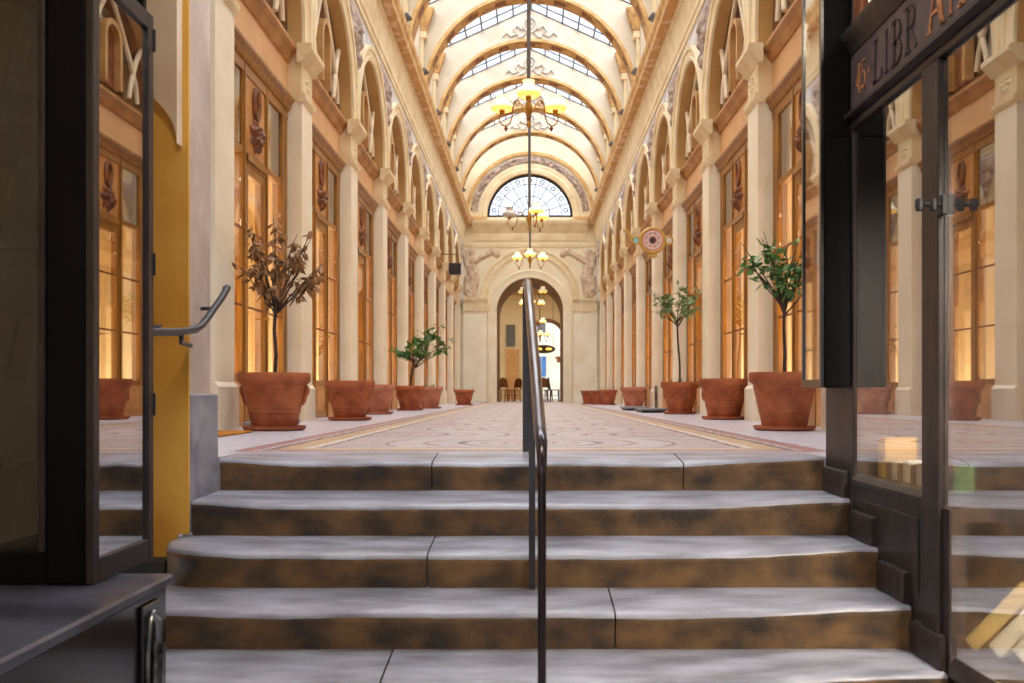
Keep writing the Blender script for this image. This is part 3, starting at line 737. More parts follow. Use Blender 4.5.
# ------------------------------------------------------------------ entry block, covered stairs
m = MB(); m.box(-2.66, -1.50, 4.256, 4.55, .302, 3.4); m.box(-2.66, -1.50, 4.55, 4.638, 3.0, 3.4)
m.box(-2.66, -1.535, 4.55, 4.638, .302, 3.0)
wl = struct(m.build('wall_entry_left', M['greywall']))
m = MB(); m.box(-2.66, -1.49, 4.26, 4.639, -.312, .30, .006); m.build('plinth', M['plinth'], wl)
m = MB(); m.box(-2.9, -1.492, 4.236, 4.254, -.312, 3.4); m.box(-2.9, -1.54, 4.236, 4.254, -.52, -.312); m.build('ochre_facing', M['ochre'], wl)
m = MB(); m.box(-2.9, -1.545, 4.10, 4.234, -1.0, -.41); m.build('gap_shade', M['darkin'], wl)  # dark block stands in for the shaded gap beside the showcase
# plaster arch in front of the ochre wall
m = MB(); K = 14; xc, rx, zb_, rz_ = -2.02, .502, 1.38, .32
pts = [(xc + rx * math.sin(PI / 2 * k / K), zb_ + rz_ * math.cos(PI / 2 * k / K)) for k in range(K + 1)]
poly = [(-2.9, 3.4), (-2.9, zb_ + rz_)] + pts + [(xc + rx, 3.4)]
m.prism(poly, 4.17, 4.234, lambda p, q, a: (p, a, q)); m.build('entry_arch', M['vault'], wl)
m = MB(); m.box(1.60, 2.66, 4.30, 4.638, -.5, 3.4); struct(m.build('wall_entry_right', M['greywall']))
m = MB(); m.box(-2.9, 2.66, 4.30, 4.639, 3.402, 6.0); m.box(-2.9, 2.66, 4.30, 4.639, 6.0, 10.5); struct(m.build('wall_front', M['cream']))
m = MB(); m.box(-3.2, 3.0, -3.0, 4.30, 3.402, 3.6); struct(m.build('ceiling', M['vault']))
m = MB(); m.box(-3.1, -2.9, -3, 4.26, -.8, 3.4); struct(m.build('wall_passage_left', M['vault']))
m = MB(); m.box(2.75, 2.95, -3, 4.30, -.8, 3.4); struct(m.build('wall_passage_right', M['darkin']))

m = MB(); m.box(-3.1, -.9, -3.2, -3.0, -.8, 3.6); m.box(.7, 2.95, -3.2, -3.0, -.8, 3.6); m.box(-.9, .7, -3.2, -3.0, 1.7, 3.6); struct(m.build('wall_street_end', M['darkin']))  # unseen end wall added to cut the light from behind
# wall handrail
h = thing('wall_handrail', 'short dark metal handrail bending upward on the ochre wall', 'handrail', (-1.42, 4.2, 0))
m = MB(); m.tube([(0, -.62, .53), (0, -.3, .55), (0, -.08, .575), (0, .0, .60), (0, .06, .63), (0, .15, .68), (0, .27, .745), (0, .35, .80), (-.015, .375, .80), (-.02, .38, .775)], .016, 10); m.build('rail', M['iron'], h)
m = MB(); m.tube([(0, -.25, .545), (0, -.25, .525), (-.012, -.22, .512), (-.04, -.08, .512), (-.06, .032, .512)], .010, 8); m.build('bracket', M['iron'], h)
m = MB(); m.tube([(0, .22, .715), (-.02, .22, .69), (-.078, .22, .69)], .009, 8); m.build('bracket', M['iron'], h)

# ------------------------------------------------------------------ centre handrail
h = thing('centre_handrail', 'dark brown iron handrail with three posts climbing the middle of the steps', 'handrail', (0, 3.05, -.80))
def hp(x, y, z): return (x, y - 3.05, z + .80)
m = MB()
m.tube([hp(-.022, 5.06, .855), hp(-.020, 5.0, .868), hp(-.012, 4.72, .845), hp(-.005, 4.45, .75), hp(.020, 3.6, .385), hp(.032, 3.16, .185), hp(.036, 3.09, .150), hp(.0375, 3.055, .105), hp(.0375, 3.05, .05)], [.012, .021, .021, .021, .021, .021, .020, .017, .014], 12)
m.build('rail', M['railtop'], h)
m = MB(); m.box(-.0015, .0285 + .0, -.014, .014, -.0, .0)
m = MB(); m.tube([hp(.0375, 3.05, .06), hp(.0375, 3.05, -.798)], .0135, 12); m.lathe([(.0, .001), (.04, .001), (.04, .012), (.016, .03)], 14, (.0375, 0, 0)); m.build('post', M['rail'], h)
m = MB(); m.box(-.013 + .008, .013 + .008, 3.895 - 3.05 - .013, 3.895 - 3.05 + .013, .8 - .475 - .003, .8 + .49); m.build('post', M['rail'], h)
m = MB(); m.box(-.038, -.004, 5.02 - 3.05 - .017, 5.02 - 3.05 + .017, .8 + .003, .8 + .845); m.build('post', M['rail'], h)

# ------------------------------------------------------------------ bookshop front beside the stairs
GX = 1.42
shop = thing('bookshop_front', 'black wooden bookshop front with mirroring glass beside the steps', 'shopfront', (GX, 3.3, -.80))
def sb(m, name, mt, parent=shop):
    m.v = [(x - GX, y - 3.3, z + .80) for x, y, z in m.v]
    return m.build(name, mt, parent)
m = MB(); m.box(1.408, 1.56, 4.225, 4.62, -.60, 3.39, .004); sb(m, 'corner_post', M['brownblack'])
m = MB(); m.box(1.398, 1.455, 3.325, 3.465, -.62, 1.455, .004); sb(m, 'upright', M['brownblack'])
m = MB(); m.box(1.413, 1.47, 3.27, 4.224, -.80, -.09)
m.box(1.4085, 1.414, 3.52, 4.17, -.43, -.15, .002); sb(m, 'lower_panel', M['brownblack'])
m = MB(); m.prism([(1.47, -.088), (1.40, -.088), (1.398, -.07), (1.41, -.055), (1.43, -.045), (1.47, -.045)], 3.467, 4.223, lambda p, q, a: (p, a, q)); sb(m, 'sill', M['brownblack'])
# stepped skirting following the stairs
for zt, ya, yb in ((-.16, 4.285, 4.60), (-.32, 3.94, 4.22), (-.48, 3.60, 3.88), (-.64, 3.29, 3.545)):
    m = MB(); m.prism([(1.412, zt + .003), (1.386, zt + .003), (1.386, zt + .105), (1.391, zt + .115), (1.412, zt + .12)], ya, yb, lambda p, q, a: (p, a, q)); sb(m, 'skirting_block', M['brownblack'])
m = MB(); m.box(1.417, 1.423, 3.466, 4.224, -.044, 1.45); sb(m, 'pane', M['g_dark'])
m = MB(); m.box(1.417, 1.423, 1.2, 3.324, -.575, 1.45); sb(m, 'pane', M['g_dark'])
m = MB(); m.prism([(1.47, -.797), (1.41, -.797), (1.41, -.66), (1.395, -.64), (1.395, -.61), (1.415, -.578), (1.47, -.576)], 1.2, 3.235, lambda p, q, a: (p, a, q)); sb(m, 'base_sill', M['brownblack'])
m = MB(); m.prism([(1.47, 1.456), (1.40, 1.456), (1.395, 1.475), (1.41, 1.49), (1.375, 1.505), (1.375, 1.52), (1.41, 1.535), (1.47, 1.535)], 1.2, 4.245, lambda p, q, a: (p, a, q)); sb(m, 'sign_moulding', M['brownblack'])
m = MB(); m.box(1.405, 1.47, 1.2, 4.245, 1.536, 1.775); brd = sb(m, 'sign_board', M['fasciablk'])
m = MB(); m.prism([(1.47, 1.776), (1.40, 1.776), (1.392, 1.80), (1.375, 1.825), (1.36, 1.85), (1.36, 1.87), (1.47, 1.875)], 1.2, 4.245, lambda p, q, a: (p, a, q)); sb(m, 'sign_cornice', M['brownblack'])
m = MB(); m.box(1.43, 1.44, 1.2, 4.10, 1.876, 3.39); sb(m, 'transom_pane', M['g_dark'])
for ya, yb in ((4.12, 4.24), (4.26, 4.30), (3.2, 3.32), (2.2, 2.3)):
    m = MB(); m.box(1.41, 1.50, ya, yb, 1.876, 3.39, .004); sb(m, 'transom_mullion', M['carved'])
# lettering: strokes on the board, read from the hall (right to left along y)
def stroke_letters(items, mt, name):
    m = MB()
    for ch, y0, w, z0, hgt in items:
        t = w * .20
        def bar(u0, v0, u1, v1, th=None):
            th = th or t
            p = Vector((u0 * w, v0 * hgt)); q = Vector((u1 * w, v1 * hgt)); d = (q - p).normalized(); nrm = Vector((-d.y, d.x)) * th / 2
            c4 = [p + nrm, q + nrm, q - nrm, p - nrm]
            m.prism([(c.x, c.y) for c in c4], 1.400, 1.4045, lambda a, b, x: (x, y0 - a, z0 + b))
        def arc(cu, cv, ru, rv, a0, a1, th=None):
            pts = [(cu + ru * math.cos(a0 + (a1 - a0) * k / 10), cv + rv * math.sin(a0 + (a1 - a0) * k / 10)) for k in range(11)]
            for k in range(10): bar(*pts[k], *pts[k + 1], th)
        sf = t * .45
        if ch in 'LIBRE':
            u = .5 if ch == 'I' else .2
            bar(u, 0, u, 1); bar(u - .24, .02, u + .24, .02, sf); bar(u - .24, .98, u + .24, .98, sf)
        if ch == 'L': bar(.2, .03, .95, .03, t * .6); bar(.93, 0, .93, .22, sf)
        if ch in 'BR': arc(.3, .74, .5, .24, -PI / 2, PI / 2, t * .8); bar(.2, .5, .4, .5, sf)
        if ch == 'B': arc(.3, .27, .58, .25, -PI / 2, PI / 2, t * .8)
        if ch == 'R': bar(.45, .5, .95, .02)
        if ch == 'E': bar(.2, .97, .9, .97, sf); bar(.2, .52, .75, .52, sf); bar(.2, .03, .92, .03, sf)
        if ch == 'A': bar(.1, 0, .5, 1, sf); bar(.5, 1, .9, 0); bar(.25, .35, .75, .35, sf); bar(0, .02, .25, .02, sf); bar(.75, .02, 1.02, .02, sf)
        if ch == '4': bar(.7, 0, .7, 1); bar(.65, .98, .05, .3, sf); bar(.05, .3, .95, .3, sf)
        if ch == '5': bar(.25, .97, .85, .97, t * .7); bar(.25, .97, .22, .55, sf); arc(.42, .32, .42, .28, PI * .75, -PI * .8, t * .8)
        if ch == '.': bar(.3, .45, .6, .45, .022)
    sb(m, name, mt, shop).parent = brd
    bpy.context.view_layer.update()
z0 = 1.565; hh = .17
stroke_letters([('4', 4.17, .055, z0 + .02, .125), ('5', 4.105, .055, z0 + .02, .125), ('.', 4.03, .03, z0, hh)], M['goldleaf'], 'house_number')
stroke_letters([('L', 3.965, .10, z0, hh), ('I', 3.85, .06, z0, hh), ('B', 3.765, .11, z0, hh), ('R', 3.63, .11, z0, hh)], M['engraved'], 'dark_lettering')
stroke_letters([('A', 3.425, .14, z0, hh), ('I', 3.265, .06, z0, hh), ('R', 3.175, .11, z0, hh), ('I', 3.04, .06, z0, hh), ('E', 2.96, .10, z0, hh)], M['goldleaf'], 'gilt_lettering')
# iron bolt on the upright
m = MB(); m.tube([(1.325, 3.30, .945), (1.418, 3.30, .945)], .008, 8)
for x in (1.325, 1.372): m.lathe([(0, -.024), (.013, -.02), (.016, 0), (.013, .02), (0, .024)], 10, (x, 3.30, .945))
m.box(1.395, 1.417, 3.285, 3.322, .91, .98, .004); sb(m, 'bolt', M['iron'])
# room behind the glass
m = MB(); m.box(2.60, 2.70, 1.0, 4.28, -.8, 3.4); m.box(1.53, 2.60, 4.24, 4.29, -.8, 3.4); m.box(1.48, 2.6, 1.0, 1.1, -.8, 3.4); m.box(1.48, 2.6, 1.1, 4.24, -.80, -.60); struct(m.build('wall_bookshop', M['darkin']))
m = MB(); m.box(1.48, 2.02, 3.33, 4.22, -.14, -.085); sb(m, 'display_shelf', M['brownblack'])

# projecting showcase over the corner
pc = thing('projecting_showcase', 'tall narrow black showcase with a glazed side fixed to the bookshop corner', 'showcase', (1.34, 4.4, .33))
m = MB(); m.box(-.052, .066, -.15, .15, 0, 1.10, .004); m.box(-.052, .062, -.15, .15, 1.10, 2.6, .004); m.build('case', M['blackwood'], pc)
m = MB(); m.box(-.066, -.053, -.15, -.125, 0, 2.6); m.box(-.066, -.053, .125, .15, 0, 2.6); m.box(-.066, -.053, -.125, .125, 0, .035); m.build('glazing_frame', M['blackmetal'], pc)
m = MB(); m.box(-.060, -.054, -.124, .124, .036, 2.6); m.build('pane', glass('silvered_glass', .8, (.8, .8, .8), .03), pc)

# books in the bookshop window
def book_mats(c): return mat('book_cover', c, tuple(int(v * .82) for v in c), 9, .55)
PAPER = mat('book_paper', (232, 222, 198), (214, 202, 176), 40, .8)
def book(name, label, t, d, hgt, c, loc, rz=0, lean=0, group=None, extra=None, tip=0):
    """t thickness along local y, d depth along x, hgt upright; spine faces -x"""
    o = thing(name, label, 'book', loc, rz, group); o.rotation_euler = (lean, tip, rz)
    m = MB(); cv = .004
    m.box(0, d, 0, cv, 0, hgt); m.box(0, d, t - cv, t, 0, hgt); m.box(-.003, .003, 0, t, 0, hgt)
    m.build('cover', book_mats(c), o)
    m = MB(); m.box(.0035, d - .004, cv + .0003, t - cv - .0003, .004, hgt - .004); m.build('pages', PAPER, o)
    if extra:
        m = MB(); m.box(-.0045, -.0032, t * .15, t * .85, hgt * extra[1], hgt * extra[2]); m.build('spine_label', extra[0], o)
    return o
yy = 4.15; g1 = 'books standing behind the upper pane'
for k, (t, hh_, c, desc) in enumerate(((.055, .20, (214, 168, 70), 'tall mustard book next to the corner post'), (.03, .10, (110, 96, 70), 'dull brown thin book after the mustard one'),
        (.035, .105, (222, 206, 172), 'cream book between two brown volumes'), (.03, .10, (136, 100, 72), 'tan brown book between two cream volumes'),
        (.045, .115, (230, 216, 186), 'wide cream book in the middle of the standing row'), (.03, .10, (70, 60, 52), 'dark brown book beside a pale grey one'), (.04, .11, (206, 196, 176), 'pale grey book before the green volumes'),
        (.055, .10, (64, 92, 62), 'broad green book at the end by the upright'), (.05, .105, (84, 110, 76), 'light green book next to the broad green one'))):
    t *= .85; yy -= t + .010
    book('book', desc + ', behind the glass', t, .15, hh_, c, (1.485 + .25 * (4.15 - yy), yy, -.084), rz=.24, group=g1)
g2 = 'books leaning in the low window'
cz = -.596
for k, (y, t, hh_, c, desc, ex) in enumerate(((3.37, .055, .31, (206, 176, 108), 'leaning mustard book closest to the upright in the low bookshop window', None),
        (3.265, .055, .32, (232, 224, 200), 'leaning cream book with dark spine writing in the low window', (M['engraved'], .55, .8)),
        (3.155, .06, .31, (236, 230, 212), 'leaning white book with a round red mark on its spine', (mat('red_mark', (156, 40, 40), (120, 30, 30), 9), .40, .55)),
        (3.04, .06, .30, (198, 160, 100), 'leaning tan book at the edge of the low window', None))):
    book('book', desc, t, .2, hh_, c, (1.545 + .046 * k, 3.36 - .078 * k, -.593), lean=.72, rz=.55, group=g2, extra=ex)

# ------------------------------------------------------------------ black showcase and chest on the near side
ch = thing('black_chest', 'low glossy black chest with a steel lock plate beside the steps', 'chest', (-1.625, 2.60, -.80))
m = MB(); m.box(-.45, .435, -.9, .575, .001, .475, .006); m.build('body', M['blackmetal'], ch)
m = MB(); m.box(-.46, .455, -.91, .59, .476, .512, .008); m.build('lid', M['chest'], ch)
m = MB(); m.box(.436, .448, .35, .50, .04, .45, .004); lk = m.build('lock_plate', M['blackmetal'], ch)
m = MB(); m.ring((.452, .425, .25), .05, .17, .008, axis='x', n=28, m=8); lk2 = m.build('handle', M['steel'], ch)
m = MB(); m.tube([(.449, .425, .405), (.464, .425, .395), (.464, .425, .33)], [.024, .02, .012], 10); m.tube([(.449, .455, .30), (.474, .455, .30)], .018, 10); m.tube([(.457, .425, .33), (.457, .425, .13)], .010, 8); m.build('latch', M['steel'], ch)
cs = thing('glazed_showcase', 'tall black glazed book showcase standing against the ochre wall', 'showcase', (-1.35, 3.225, -.286))
X0, Y0, Y1, ZT = -.70, -.24, .24, 1.935
m = MB()
m.box(-.14, -.02, Y0, Y0 + .05, .0, 3.0, .005)          # stile facing the camera side
m.box(X0, -.53, Y0, Y0 + .05, .0, 3.0, .005)
m.box(-.53, -.14, Y0, Y0 + .05, .0, .10, .004); m.box(-.53, -.14, Y0, Y0 + .05, 2.7, 3.0)
m.box(X0, -.02, Y1 - .03, Y1, 0, 3.0); m.box(X0, X0 + .03, Y0 + .05, Y1 - .03, 0, 3.0)
m.box(X0, -.02, Y0 + .05, Y1 - .03, 0, .03); m.box(X0, -.02, Y0 + .05, Y1 - .03, 2.97, 3.0)
m.build('case', M['blackwood'], cs)
m = MB(); m.box(-.16, -.14, Y0 - .012, Y0 + .02, .10, 2.7, .004); m.build('bead', M['brownblack'], cs)
m = MB(); m.box(-.53, -.161, Y0 + .02, Y0 + .026, .101, 2.69); m.build('pane', M['g_face'], cs)
dr = MB()
dr.box(-.019, .006, Y0, Y0 + .045, .0, ZT, .003); dr.box(-.019, .006, Y1 - .045, Y1, .0, ZT, .003)
dr.box(-.019, .006, Y0 + .045, Y1 - .045, .0, .075, .003); dr.box(-.019, .006, Y0 + .045, Y1 - .045, ZT - .06, ZT, .003)
dr = dr.build('door', M['brownblack'], cs)
m = MB(); m.box(-.012, -.006, Y0 + .046, Y1 - .046, .076, ZT - .061); m.build('pane', M['g_show'], dr)
for z in (.55, 1.05, 1.85):
    m = MB(); m.box(-.015, .012, Y1 - .005, Y1 + .006, z - .04, z + .04, .002); m.build('hinge', M['iron'], dr)
m = MB(); m.tube([(0, Y1, .83), (.01, Y1 + .03, .83), (.012, Y1 + .05, .835)], .006, 6); m.build('hook', M['iron'], dr)
for z in (.10, .55, 1.05, 1.55):
    m = MB(); m.box(X0 + .031, -.024, Y0 + .09, Y1 - .031, z - .015, z); m.build('shelf', M['darkin'], cs)
g3 = 'books inside the black showcase'
cl = [((196, 176, 66), 'yellow'), ((120, 140, 60), 'olive green'), ((176, 120, 52), 'orange brown'), ((206, 190, 120), 'pale straw'), ((90, 110, 70), 'dull green')]
for lv, (z, nm) in enumerate(((.10, 'bottom'), (.55, 'second'), (1.05, 'third'), (1.55, 'top'))):
    x = -.235 - .012
    for k in range(4):
        c, cn = cl[(k + 2 * lv) % 5]; t = .05 + .01 * ((k * 3 + lv) % 3)
        o = book('book', f'{cn} book leaning on the {nm} shelf of the black showcase', t, .13, .25 + .02 * ((k + lv) % 3), c, (-1.35 + x - .02, 3.225 - .14, -.286 + z + .004), rz=PI / 2, group=g3, tip=0)
        o.rotation_euler = (.22, 0, PI / 2); o.location.z += .001
        x -= t + .016

# ------------------------------------------------------------------ pots and trees
def pot(root, Wd, H, mt, swag=False, scroll=False):
    R0 = Wd / 2; m = MB()
    m.lathe([(0, .028), (R0 * .60, .028), (R0 * .63, .04), (R0 * .705, H * .30), (R0 * .73, H * .31), (R0 * .73, H * .335), (R0 * .72, H * .345), (R0 * .86, H * .72), (R0 * .875, H * .74), (R0 * .875, H * .765), (R0 * .87, H * .775),
             (R0 * .90, H * .80), (R0 * .97, H * .83), (R0, H * .86), (R0, H * .97), (R0 * .98, H), (R0 * .90, H), (R0 * .88, H * .98), (R0 * .84, H * .84), (0, H * .84)], 40)
    p = m.build('pot', mt, root)
    if swag:
        m = MB()
        for k in range(6):
            a0 = 2 * PI * k / 6; pts = []
            for j in range(9):
                a = a0 + (2 * PI / 6) * j / 8; z = H * (.68 - .20 * math.sin(PI * j / 8)); r = R0 * (.722 + .138 * (z / H - .345) / .375) + .004
                pts.append((r * math.cos(a), r * math.sin(a), z))
            m.tube(pts, [.008, .012, .016, .019, .02, .019, .016, .012, .008], 7)
        m.build('garland_relief', mt, p)
    if scroll:
        for q in (-1, 1):
            m = MB(); m.tube([(q * R0 * .88, 0, H * .78), (q * R0 * .93, 0, H * .74), (q * R0 * .92, 0, H * .66), (q * R0 * .87, 0, H * .60), (q * R0 * .84, 0, H * .50), (q * R0 * .80, 0, H * .44)], [.012, .018, .02, .018, .014, .008], 9); m.build('scroll_handle', mt, p)
    m = MB(); m.lathe([(0, .001), (R0 * .78, .001), (R0 * .85, .012), (R0 * .88, .036), (R0 * .85, .038), (R0 * .80, .022), (0, .022)], 36); m.build('saucer', mt, root)
    m = MB(); m.lathe([(0, H * .90), (R0 * .5, H * .895), (R0 * .83, H * .88), (R0 * .83, H * .85), (0, H * .85)], 24); m.build('soil', M['soil'], root)
def leaf(m, p, d, L, wd, rg):
    d = d.normalized(); side = d.cross(Vector((rg.uniform(-1, 1), rg.uniform(-1, 1), rg.uniform(.2, 1)))).normalized(); nrm = side.cross(d)
    b = nrm * L * rg.uniform(.05, .2)
    v = [p, p + d * L * .35 + side * wd - b * .3, p + d * L * .7 + side * wd * .75 + b * .1, p + d * L, p + d * L * .7 - side * wd * .75 + b * .1, p + d * L * .35 - side * wd - b * .3, p + d * L * .35 + b * .5, p + d * L * .7 + b * .7]
    m.add(v, [(0, 1, 6), (1, 2, 7, 6), (2, 3, 7), (3, 4, 7), (4, 5, 6, 7), (5, 0, 6)])
def tree(root, H, fork, cen, rad, nb, nl, ls, droop, lmat, seed, lean=0, bare=.0):
    rg = random.Random(seed)
    t = MB(); zs = H * .86
    fk = Vector((lean, 0, fork))
    t.tube([(0, 0, zs), (lean * .2 + .008, .01, zs + (fork - zs) * .35), (lean * .6 - .006, -.008, zs + (fork - zs) * .7), tuple(fk)], [.017, .015, .014, .013], 8)
    lf = MB(); tips = []
    for k in range(nb):
        a = 2.39996 * k + rg.uniform(-.3, .3); rr = math.sqrt(rg.uniform(.35, 1)); zz = rg.uniform(-.8, 1)
        s_ = math.sqrt(max(.1, 1 - zz * zz * .6))
        tg = Vector((cen[0] + rad[0] * rr * s_ * math.cos(a), cen[1] + rad[1] * rr * s_ * math.sin(a), cen[2] + rad[2] * zz))
        b0 = fk - Vector((0, 0, rg.uniform(0, .10))); md = b0.lerp(tg, .5) + Vector((rg.uniform(-.05, .05), rg.uniform(-.05, .05), rg.uniform(-.02, .06)))
        pts = [b0, b0.lerp(md, .5) + Vector((rg.uniform(-.02, .02), rg.uniform(-.02, .02), .01)), md, md.lerp(tg, .5) + Vector((rg.uniform(-.03, .03), rg.uniform(-.03, .03), .02)), tg]
        t.tube(pts, [.008, .007, .005, .004, .002], 6); tips.append(pts)
        for j in range(2):
            q0 = pts[2].lerp(pts[3], rg.random()); q1 = q0 + Vector((rg.uniform(-1, 1), rg.uniform(-1, 1), rg.uniform(-.4, .8))) * rad[2] * .45
            t.tube([q0, q0.lerp(q1, .5) + Vector((0, 0, .01)), q1], [.004, .003, .0015], 5); tips.append([q0, q0, q0.lerp(q1, .3), q0.lerp(q1, .7), q1])
    t.build('trunk', M['bark'], root)
    for k in range(nl):
        pts = tips[rg.randrange(len(tips))]; u = rg.uniform(1.6, 4); i = min(3, int(u)); p = pts[i].lerp(pts[i + 1], u - i)
        d = Vector((rg.uniform(-1, 1), rg.uniform(-1, 1), rg.uniform(-.6, .9) - droop))
        leaf(lf, p, d, ls * rg.uniform(.65, 1.2), ls * rg.uniform(.16, .24), rg)
    lf.build('foliage', lmat, root, ang=180)
def sprout(root, H, n, h, lmat, seed, x=0):
    rg = random.Random(seed); lf = MB()
    for k in range(n):
        a = rg.uniform(0, 2 * PI); p = Vector((x + .05 * math.cos(a), .05 * math.sin(a), H * .86))
        leaf(lf, p, Vector((.5 * math.cos(a), .5 * math.sin(a), rg.uniform(.5, 1.2))), h * rg.uniform(.6, 1.2), h * .16, rg)
    lf.build('sprout', lmat, root, ang=180)
GP = 'terracotta pots along the arcade'
def potted(name, label, cat, loc, Wd, H, mt, **kw):
    o = thing(name, label, cat, loc, 0, GP); pot(o, Wd, H, mt, **kw); return o
t = potted('potted_tree', 'terracotta pot with a withered tree of dry brown leaves', 'potted plant', (-2.12, 8.05, .001), .59, .475, M['terracotta'], scroll=True)
tree(t, .475, 1.02, (.06, 0, 1.42), (.42, .36, .33), 18, 300, .105, .9, M['dead'], 3, lean=.01)
potted('terracotta_pot', 'empty garlanded terracotta pot behind the withered tree', 'pot', (-2.06, 11.1, .001), .57, .45, M['terracotta'], swag=True)
potted('terracotta_pot', 'faded garlanded pot half hidden behind the empty garlanded one', 'pot', (-2.27, 14.4, .001), .55, .44, M['terrapink'], swag=True)
t = potted('potted_tree', 'dark terracotta pot with a leafy green citrus tree in two lobes', 'potted plant', (-2.19, 17.7, .001), .56, .45, M['terracotta'], swag=True)
tree(t, .45, .92, (.02, 0, 1.20), (.40, .34, .30), 10, 330, .10, .3, M['green'], 8, lean=.07)
tree(t, .45, .85, (.54, 0, 1.40), (.30, .26, .36), 8, 250, .10, .3, M['green'], 18, lean=.10)
t = potted('potted_sprout', 'faded pot with a tiny green sprout next to the citrus tree', 'potted plant', (-2.08, 20.1, .001), .57, .45, M['terrapink'])
sprout(t, .45, 14, .14, M['green'], 4)
potted('terracotta_pot', 'small lone terracotta pot near the end wall pier', 'pot', (-1.78, 26.2, .001), .56, .42, M['terracotta'])
t = potted('potted_tree', 'large terracotta pot with a sparse green-leaved tree beside the bookshop corner', 'potted plant', (2.11, 8.05, .001), .58, .48, M['terracotta'])
tree(t, .48, 1.04, (-.02, 0, 1.38), (.40, .32, .27), 19, 190, .105, .35, M['green'], 6, lean=0)
potted('terracotta_pot', 'empty garlanded terracotta pot behind the sparse green tree', 'pot', (2.29, 11.45, .001), .60, .48, M['terracotta'], swag=True)
t = potted('potted_tree', 'garlanded terracotta pot with a thin olive-leaved tree under the hanging sign', 'potted plant', (2.24, 14.5, .001), .57, .48, M['terracotta'], swag=True)
tree(t, .48, 1.38, (-.03, 0, 1.72), (.56, .46, .25), 18, 200, .115, .35, M['olive'], 9, lean=-.04)
sprout(t, .48, 10, .12, M['green'], 14, x=-.08)
potted('terracotta_pot', 'faded terracotta pot behind the grey floor plates', 'pot', (2.12, 19.8, .001), .56, .44, M['terrapink'])
potted('terracotta_pot', 'terracotta pot closest to the archway in the far row of three', 'pot', (1.74, 28.6, .001), .50, .40, M['terracotta'])
potted('terracotta_pot', 'middle terracotta pot in the far row of three', 'pot', (1.93, 27.6, .001), .47, .40, M['terracotta'])
potted('terracotta_pot', 'terracotta pot closest to the shopfronts in the far row of three', 'pot', (2.15, 26.6, .001), .50, .42, M['terracotta'])

# floor plates, posts, mat, threshold
def plate(label, loc, sx, sy, hz):
    o = thing('floor_plate', label, 'floor plate', loc, 0, 'grey floor plates')
    m = MB(); m.box(-sx / 2, sx / 2, -sy / 2, sy / 2, hz * .55, hz, .004); m.build('top', M['greyplate'], o)
    m = MB(); m.box(-sx / 2 + .03, sx / 2 - .03, -sy / 2 + .03, sy / 2 - .03, .001, hz * .54); m.build('base', M['iron'], o)
plate('grey metal floor plate in front of the thin olive tree', (1.98, 15.9, 0), .44, .9, .07)
plate('grey metal floor plate beside the faded pot', (1.92, 17.9, 0), .44, .9, .07)
for k, (x, y, d) in enumerate(((2.30, 17.7, 'taller slim grey bollard behind the floor plates'), (2.22, 18.6, 'slim brown bollard behind the grey floor plates'))):
    o = thing('bollard', d, 'bollard', (x, y, 0), 0, 'slim bollards'); m = MB(); m.lathe([(.0, .001), (.03, .001), (.03, .36 + .05 * (1 - k)), (.02, .40 + .05 * (1 - k)), (0, .41 + .05 * (1 - k))], 14); m.build('post', M['steel' if k == 0 else 'carved'], o)
    m = MB(); m.lathe([(.031, .001), (.06, .001), (.06, .012), (.031, .014)], 16); m.build('foot', M['iron'], o)
m = MB(); m.box(-.26, .26, -.4, .4, 0.001, .018, .005); o = m.build('door_mat', M['coir']); o.location = (-2.42, 7.15, 0); tag(o, 'orange coir door mat by the pot of the withered tree', 'mat')
m = MB(); m.box(-.12, .12, -.6, .6, 0.001, .05, .008); o = m.build('threshold_slab', M['plinth']); o.location = (-2.46, 9.3, 0); tag(o, 'grey stone threshold slab behind the withered tree pot', 'slab')

